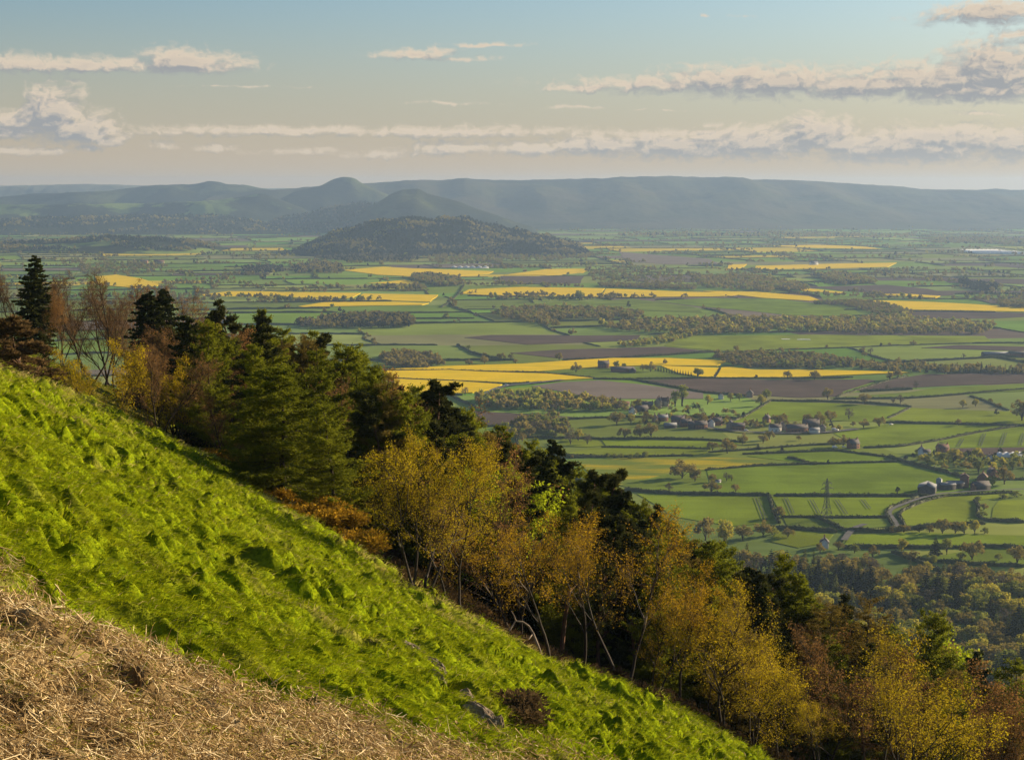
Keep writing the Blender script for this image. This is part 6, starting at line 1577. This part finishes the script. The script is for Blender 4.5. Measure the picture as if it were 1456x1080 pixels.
# ---- the valley wood at the right: single trees
def valley_wood():
    r = random.Random(4); n = 0; P = []
    lab = {'fir': 'dark spire of a spruce in the valley wood', 'farlarch': 'olive larch in the valley wood', 'oak': 'russet round crowned tree in the valley wood', 'ash': 'fresh green tree in the valley wood', 'goldgreen': 'golden green tree in the valley wood', 'grey': 'grey brown bare tree in the valley wood'}
    cells = []
    for t in range(9000):
        if n >= 430: break
        u = r.uniform(1035, 1520); v = r.uniform(778, 985)
        back = np.interp(u, [1040, 1100, 1200, 1300, 1400, 1520], [790, 786, 796, 805, 815, 822]) + 12
        if v < back: continue
        x, y, z = px_plain(u, v); z = float(gz(np.array([x]), np.array([y]))[0])
        if any((x - a) ** 2 + (y - b) ** 2 < 5.6 ** 2 for a, b in P): continue
        P.append((x, y)); q = v - back; zone = noise(x / 45, y / 38, 15) + .25 * noise(x / 17, y / 17, 16)
        if q < 22: k = r.choice(['oak', 'oak', 'oak', 'goldgreen', 'grey', 'farlarch'])
        elif u < 1240 and 22 <= q < 62: k = r.choice(['fir', 'fir', 'fir', 'farlarch', 'oak'])
        elif zone > .12: k = r.choice(['fir'] * 4 + ['farlarch', 'ash'])
        elif zone < -.2: k = r.choice(['goldgreen', 'ash', 'goldgreen', 'oak'])
        else: k = r.choice(['oak', 'oak', 'ash', 'grey', 'farlarch', 'goldgreen'])
        h = {'fir': r.uniform(15, 23), 'farlarch': r.uniform(13, 17)}.get(k, r.uniform(9.5, 14))
        far_tree(k, x, y, z, h, lab[k], 'valley wood, ' + FNAME[k].replace('_', ' ') + (' in gold' if k == 'goldgreen' else '') + 's', True, 1.15); n += 1
valley_wood()
# ------------------------------------------------------------------ houses, farms, pylon, vehicles
M_STONE = surf_mat('pale_stone', (.36, .28, .20), (.28, .21, .15), .8)
M_BRICK = surf_mat('red_brick', (.26, .12, .07), (.20, .10, .06), 1.2)
M_WHITE = surf_mat('white_render', (.72, .70, .66), (.62, .60, .56), .4)
M_SLATE = surf_mat('slate_roof', (.075, .075, .08), (.11, .10, .10), .7, c3=(.14, .09, .07))
M_TILE = surf_mat('clay_tile_roof', (.15, .08, .055), (.10, .065, .05), .7)
M_SHEET = surf_mat('grey_sheet_roof', (.22, .225, .24), (.17, .175, .19), .3)
M_DARKW = surf_mat('dark_boarding', (.05, .045, .04), (.08, .07, .06), .8)
M_GLASS = surf_mat('window_glass', (.03, .035, .04), (.05, .055, .06), .5, .15)
M_STEEL = surf_mat('galvanised_steel', (.11, .12, .13), (.08, .085, .09), .5, .6)
M_PLASTIC = surf_mat('white_sheeting', (.80, .80, .78), (.7, .7, .7), .2)
M_CAR = surf_mat('white_car_paint', (.75, .75, .75), (.7, .7, .7), .3, .3)
M_TYRE = surf_mat('rubber', (.02, .02, .02), (.03, .03, .03), 1)
M_GRANARY = surf_mat('silo_metal', (.25, .28, .31), (.2, .23, .26), .6, .5)

def prism(w, d, h, rise, over=0.0, gab=True):
    """gabled body: ridge along x"""
    m = MB(); V = [(-w / 2, -d / 2, -1), (w / 2, -d / 2, -1), (w / 2, d / 2, -1), (-w / 2, d / 2, -1), (-w / 2, -d / 2, h), (w / 2, -d / 2, h), (w / 2, d / 2, h), (-w / 2, d / 2, h), (-w / 2, 0, h + rise), (w / 2, 0, h + rise)]
    m.add(V, [[0, 1, 5, 4], [2, 3, 7, 6], [4, 5, 9, 8], [6, 7, 8, 9]], [[1, 2, 6], [1, 6, 5], [5, 6, 9], [3, 0, 4], [3, 4, 7], [7, 4, 8]]); return m
def roof_mesh(w, d, h, rise, o=.4, th=.22):
    m = MB(); s = rise / (d / 2)
    for sg in (-1, 1):
        y0, z0 = sg * (d / 2 + o), h - o * s; V = []
        for x in (-w / 2 - o, w / 2 + o):
            V += [(x, y0, z0 + .02), (x, 0, h + rise + .02), (x, 0, h + rise + .02 + th), (x, y0, z0 + .02 + th)]
        m.add(V, [[0, 1, 2, 3], [7, 6, 5, 4], [0, 4, 5, 1], [3, 2, 6, 7], [0, 3, 7, 4], [1, 5, 6, 2]])
    return m
def house(u, v, w, d, h, rise, rz, wall, roof, label, cat='house', name='house', chim=2, wins=True, storeys=2, lift=0.0, group=None):
    x, y, z = px_plain(u, v); root = link(name, None); root.location = (x, y, float(gz(np.array([x]), np.array([y]))[0]) + .2 + lift); root.rotation_euler = (0, 0, R(rz))
    tag(root, label, cat, group)
    link('wall', prism(w, d, h, rise).mesh('wall', wall), root)
    ro = link('roof', roof_mesh(w, d, h, rise).mesh('roof', roof), root)
    for i in range(chim):
        c = MB(); cx = (-1 if i == 0 else 1) * (w / 2 - .7); c.box((cx, 0, h + rise + .35), (.8, .9, 1.9)); c.box((cx, 0, h + rise + 1.36), (.95, 1.05, .14))
        for q in (-.2, .2): c.tube([(cx, q, h + rise + 1.4), (cx, q, h + rise + 1.8)], .13, 6)
        link('chimney', c.mesh('chimney', M_BRICK), ro)
    if wins:
        for st in range(storeys):
            zz = 1.5 + st * 2.6
            if zz + .7 > h: break
            k = max(2, int(w / 3.2))
            for sd in (-1, 1):
                for i in range(k):
                    xx = -w / 2 + w * (i + .5) / k
                    if sd < 0 and st == 0 and i == k // 2:
                        q = MB(); q.box((xx, sd * (d / 2 + .02), 1.0), (1.0, .12, 2.1)); link('door', q.mesh('door', M_DARKW), root); continue
                    q = MB(); q.box((xx, sd * (d / 2 + .01), zz), (1.05, .1, 1.2)); link('window', q.mesh('window', M_GLASS), root)
            q = MB(); q.box((w / 2 + .01, 0, zz), (.1, 1.0, 1.15)); link('window', q.mesh('window', M_GLASS), root)
    return root
H = house
H(936, 580, 13, 8, 6, 4.2, 78, M_STONE, M_SLATE, 'large old village house with a sunlit stone gable', lift=2)
H(945, 579, 9, 7, 5.5, 3.6, 12, M_STONE, M_TILE, 'stone house right of the sunlit gable with tall chimneys', lift=2)
H(921, 581, 12, 7, 5, 3.2, 170, M_BRICK, M_SLATE, 'slate roofed house left of the sunlit gable')
H(888, 577, 11, 5, 3, 2.2, 8, M_STONE, M_TILE, 'low sunlit outbuilding at the left of the village', 'outbuilding', 'outbuilding', 0, False)
H(899, 588, 9, 7, 4.6, 3.2, 95, M_WHITE, M_SLATE, 'pale gabled cottage under the low sunlit outbuilding')
H(912, 585, 14, 7, 4, 3, 15, M_DARKW, M_SLATE, 'long dark barn beside the pale gabled cottage', 'barn', 'barn', 0, False)
H(931, 599, 8, 6, 4.5, 3, 85, M_STONE, M_TILE, 'small house with an orange lit end wall in the village middle')
H(942, 598, 11, 6.5, 4, 2.8, 10, M_BRICK, M_SHEET, 'pale grey roofed house right of the orange lit end wall')
H(953, 608, 13, 6, 3, 2.2, 5, M_DARKW, M_SHEET, 'long pale roofed shed at the bottom of the village', 'shed', 'shed', 0, False)
H(964, 603, 14, 8, 5.5, 4, -12, M_BRICK, M_SLATE, 'broad dark roofed house at the right of the old village')
H(975, 606, 12, 7, 4.5, 3.4, 20, M_BRICK, M_SLATE, 'dark house next to the broad dark roofed one')
H(986, 609, 11, 7, 4.5, 3.2, -5, M_DARKW, M_SLATE, 'dark barn where the village street begins', 'barn', 'barn', 0, False)
H(996, 609, 13, 8, 4.8, 3.4, 12, M_BRICK, M_SLATE, 'dark house on the near side of the street start')
H(1011, 606, 8, 7, 5, 3.4, 92, M_WHITE, M_SLATE, 'white gabled house at the bend of the village street')
H(1020, 604, 9, 7, 4.8, 3.2, 10, M_BRICK, M_SLATE, 'brick house behind the white gabled street house')
H(1038, 609, 10, 7, 5, 3.4, 75, M_STONE, M_SLATE, 'stone house with a pinkish gable on the street')
H(1050, 611, 13, 7, 4.6, 3, -6, M_BRICK, M_SLATE, 'slate roofed row right of the pinkish gable')
H(1090, 600, 8, 6.5, 4.8, 3.3, 60, M_BRICK, M_SLATE, 'dark house with a steep gable above the street')
H(1102, 613, 12, 7, 4.6, 3.2, 8, M_WHITE, M_SLATE, 'whitish house on the street left of the long dark row')
H(1113, 611, 9, 7, 5, 3.6, 88, M_STONE, M_SLATE, 'gabled stone house squeezed before the long dark row')
H(1133, 614, 22, 8, 4.6, 3.4, 2, M_BRICK, M_SLATE, 'longest dark roofed row on the village street')
H(1153, 610, 17, 9, 6.2, 4.4, -4, M_DARKW, M_SLATE, 'tallest dark roof at the right of the village street')
H(1158, 616, 10, 6, 3.6, 2.4, 4, M_WHITE, M_SHEET, 'low white walled building in front of the tallest dark roof', 'outbuilding', 'outbuilding', 0, False)
H(1169, 614, 9, 7, 4.8, 3.4, 80, M_STONE, M_SLATE, 'last gabled house of the village street')
H(1213, 637, 10, 8, 5, 4.2, 20, M_BRICK, M_SLATE, 'solitary dark steep roofed house on the lane')
H(1066, 564, 11, 8, 4.5, 4, 80, M_STONE, M_SLATE, 'round topped stone house under the dark ploughed field')
H(1025, 567, 8, 6, 4, 2.8, 85, M_WHITE, M_SLATE, 'white gabled cottage among trees above the village')
H(1310, 646, 8, 6.5, 4.6, 3.2, 78, M_WHITE, M_SLATE, 'white cottage with a slate roof behind the farm')
H(1317, 647, 7, 5, 3.4, 2.2, 5, M_WHITE, M_SLATE, 'low white annexe right of the white cottage', 'outbuilding', 'outbuilding', 0, False)
H(1340, 643, 11, 7, 4.8, 3.2, 12, M_BRICK, M_TILE, 'brick house with a sunlit chimney behind the golden trees')
H(1408, 657, 8, 6, 4.5, 3, 85, M_WHITE, M_SLATE, 'pale house hidden in the hamlet trees')
H(1397, 686, 10, 8, 5, 3.6, 70, M_BRICK, M_TILE, 'brown gabled farmhouse above the farmyard')
H(1411, 679, 9, 7.5, 5.2, 3.6, 95, M_BRICK, M_SLATE, 'slate gabled house beside the large orange tree')
H(1371, 692, 7, 7, 9, 2.4, 80, M_BRICK, M_TILE, 'tall narrow brick farm building with one wall in sun', 'farm building', 'farm_building', 1, True, 3)
H(1384, 697, 5, 4, 3.4, 1.8, 85, M_BRICK, M_TILE, 'tiny brick store lit orange in the farmyard', 'store', 'brick_store', 0, False)
H(1394, 696, 14, 9, 3.8, 3.4, 12, M_DARKW, M_SLATE, 'dark barn at the right of the farmyard', 'barn', 'barn', 0, False)
H(1318, 700, 19, 14, 5.4, 2.6, 72, M_DARKW, M_SHEET, 'big grey metal barn at the lane end of the farm', 'barn', 'barn', 0, False)
H(1346, 695, 13, 9, 4.2, 1.4, 8, M_DARKW, M_SHEET, 'open fronted shed behind the farm silo', 'shed', 'shed', 0, False)
H(1358, 693, 13, 9, 4.2, 1.6, 4, M_DARKW, M_SHEET, 'second shed between the silo and the tall brick building', 'shed', 'shed', 0, False)
H(858, 523, 15, 9, 6, 4.2, 6, M_BRICK, M_SLATE, 'dark farmhouse in the yellow field')
H(885, 529, 32, 10, 4.4, 3, -3, M_BRICK, M_SLATE, 'long dark barn of the farmstead in the yellow field', 'barn', 'barn', 0, False)
H(899, 530, 14, 9, 4, 2.8, 80, M_DARKW, M_SLATE, 'short barn at the right end of the yellow field farmstead', 'barn', 'barn', 0, False)
H(1418, 507, 44, 16, 5, 2.4, 3, M_DARKW, M_SHEET, 'grey roofed barn at the right side of the plain', 'barn', 'barn', 0, False)
H(1452, 507, 36, 16, 5, 3, -3, M_BRICK, M_SLATE, 'second barn touching the right side of the plain', 'barn', 'barn', 0, False)
H(1227, 458, 16, 9, 5, 3, 10, M_WHITE, M_SHEET, 'far white farmhouse in the leafy wood at right')
H(1157, 377, 26, 14, 7, 5, 20, M_WHITE, M_SHEET, 'far white house among the yellow strips')
H(226, 375, 34, 12, 7, 5, 5, M_STONE, M_TILE, 'far pinkish farm range at the left of the plain', 'farm', 'farm_building', 0, False)
H(205, 374, 24, 12, 6, 4, -8, M_BRICK, M_SLATE, 'dark far barn left of the pinkish farm range', 'barn', 'barn', 0, False)
H(1172, 778, 8, 6, 4, 2.8, 80, M_WHITE, M_SLATE, 'little bluish white cottage in the trees of the valley wood')
H(1021, 686, 4, 3, 1.6, 1.0, 20, M_WHITE, M_SHEET, 'little white shed between the small oak and pale tree', 'shed', 'shed', 0, False)
H(331, 320, 22, 12, 8, 6, 20, M_WHITE, M_SHEET, 'tiny far white house under the left hills')

def glasshouse(u, v, w, d, h, spans, label):
    x, y, z = px_plain(u, v); root = link('greenhouse', None); root.location = (x, y, z + .3); tag(root, label, 'greenhouse')
    a = MB(); a.box((0, 0, h / 2 - .5), (w, d, h + 1)); link('wall', a.mesh('wall', M_PLASTIC), root)
    b = MB(); ww = w / spans
    for i in range(spans):
        x0 = -w / 2 + ww * i; V = [(x0, -d / 2, h + .05), (x0 + ww, -d / 2, h + .05), (x0 + ww / 2, -d / 2, h + ww * .25), (x0, d / 2, h + .05), (x0 + ww, d / 2, h + .05), (x0 + ww / 2, d / 2, h + ww * .25)]
        b.add(V, [[0, 2, 5, 3], [2, 1, 4, 5]], [[0, 1, 2], [3, 5, 4]])
    link('roof', b.mesh('roof', M_PLASTIC), root)
glasshouse(1405, 359.5, 150, 260, 6, 9, 'large far white greenhouse block at the right of the plain')
glasshouse(1437, 361, 80, 150, 6, 5, 'smaller white greenhouse block right of the large one')
glasshouse(668, 381.5, 120, 20, 3, 6, 'pale glinting greenhouse row behind the yellow rise')
glasshouse(1437, 649, 26, 7, 2.6, 4, 'long white greenhouse in front of the potato ridges')

def silo():
    x, y, z = px_plain(1335, 694); m = MB(); root = link('silo', None); root.location = (x, y, z); tag(root, 'pale metal silo between the big barn and the sheds', 'silo')
    m.tube([(0, 0, -1), (0, 0, 8)], 2.5, 20); link('drum', m.mesh('drum', M_GRANARY), root)
    c = MB(); c.tube([(0, 0, 8), (0, 0, 8.5), (0, 0, 9.4)], [2.6, 1.9, .25], 20); link('cap', c.mesh('cap', M_GRANARY), root)
silo()

def pylon():
    x, y, z = px_plain(1175, 738); HT = 60 * y / F
    root = link('transmission_tower', None); root.location = (x, y, z); root.rotation_euler = (0, 0, R(28)); tag(root, 'grey steel lattice pylon standing on the hedge between two green fields', 'pylon')
    lv = [(0, .115), (.16, .088), (.30, .062), (.43, .044), (.55, .038), (.66, .034), (.76, .03), (.86, .026), (.94, .014), (1.0, .003)]
    r = .13
    def crn(k, i): h, w = lv[k]; sx, sy = ((-1, -1), (1, -1), (1, 1), (-1, 1))[i % 4]; return np.array([sx * w * HT, sy * w * HT, h * HT])
    for i in range(4):
        m = MB(); m.sticks([crn(k, i) for k in range(len(lv) - 1)], [crn(k + 1, i) for k in range(len(lv) - 1)], r * 1.5, r * 1.5, 4); link('leg', m.mesh('leg', M_STEEL), root)
    m = MB(); A = []; B = []
    for k in range(len(lv) - 1):
        for i in range(4):
            A += [crn(k, i), crn(k, i + 1)]; B += [crn(k + 1, i + 1), crn(k + 1, i)]
            if k: A.append(crn(k, i)); B.append(crn(k, i + 1))
    m.sticks(A, B, r, r, 3); link('bracing', m.mesh('bracing', M_STEEL), root)
    for h, L in ((.60, .16), (.75, .19), (.88, .14)):
        m = MB(); A = []; B = []; w = .034
        for s in (-1, 1):
            tip = np.array([s * L * HT, 0, h * HT])
            for yy in (-w, w):
                for zz in (0, .05): A.append(np.array([s * w * HT, yy * HT, (h + zz) * HT])); B.append(tip)
            A.append(np.array([s * L * .5 * HT, 0, h * HT])); B.append(np.array([s * L * .5 * HT, 0, (h + .03) * HT]))
        A += [np.array([-w * HT, 0, h * HT])]; B += [np.array([w * HT, 0, h * HT])]; m.sticks(A, B, r, r * .9, 3); ca = link('cross_arm', m.mesh('cross_arm', M_STEEL), root)
        for s in (-1, 1):
            q = MB(); q.tube([(s * L * HT, 0, h * HT), (s * L * HT, 0, (h - .055) * HT)], .11, 5); link('insulator', q.mesh('insulator', M_STEEL), ca)
pylon()

def car(u, v, rz, label, van=False):
    x, y, z = px_plain(u, v); root = link('van' if van else 'car', None); root.location = (x, y, z + 1.7); root.rotation_euler = (0, 0, R(rz)); tag(root, label, 'van' if van else 'car')
    m = MB(); L, hgt = (5.2, 2.1) if van else (4.3, 1.45)
    pr = [(-L / 2, .35), (L / 2, .35), (L / 2, .85), (L / 2 - .9, .95), (L / 2 - (1.3 if van else 1.7), hgt), (-L / 2 + (.1 if van else .5), hgt), (-L / 2, .9)]; n = len(pr)
    V = [(a, s, b) for s in (-.88, .88) for a, b in pr]
    m.add(V, [[i, (i + 1) % n, n + (i + 1) % n, n + i] for i in range(n)], [[0, i + 1, i] for i in range(1, n - 1)] + [[n, n + i, n + i + 1] for i in range(1, n - 1)])
    link('body', m.mesh('body', M_CAR), root)
    g = MB(); g.box((-.1, 0, hgt - .38), (L * .42, 1.79, .36)); link('window', g.mesh('window', M_GLASS), root)
    for sx in (-1, 1):
        for sy in (-1, 1):
            w = MB(); w.tube([(sx * L * .31, sy * .72, .33), (sx * L * .31, sy * .92, .33)], .33, 12); link('wheel', w.mesh('wheel', M_TYRE), root)
car(720, 549.5, 20, 'white car on the road bend beside the lowest yellow field')
car(1186, 613.5, 5, 'white van at the right end of the village street', True)
car(1190, 614, 40, 'white car beside the van at the end of the street')
car(1187, 639, 10, 'white van parked on the lane by the solitary house', True)
car(1200, 638.5, 5, 'white car on the lane right of the parked van')
car(1061, 614.5, -8, 'white car parked on the village street')
car(1267, 606, 30, 'white car standing at the top of the large bright field')
def sheeting(u0, u1, v, label):
    P = pxs([(u0, v), (u1, v)]); m = MB(); hedge_geo(m, P, 1.0, 7, 9); tag(link('crop_cover', m.mesh('crop_cover', M_PLASTIC)), label, 'crop cover')
sheeting(1133, 1152, 483, 'right strip of white sheeting on the wide pale green field')
sheeting(1111, 1123, 482.5, 'left strip of white sheeting on the wide pale green field')
print('objects', len(bpy.data.objects), 'tris approx', sum(len(o.data.polygons) for o in bpy.data.objects if o.type == 'MESH'))
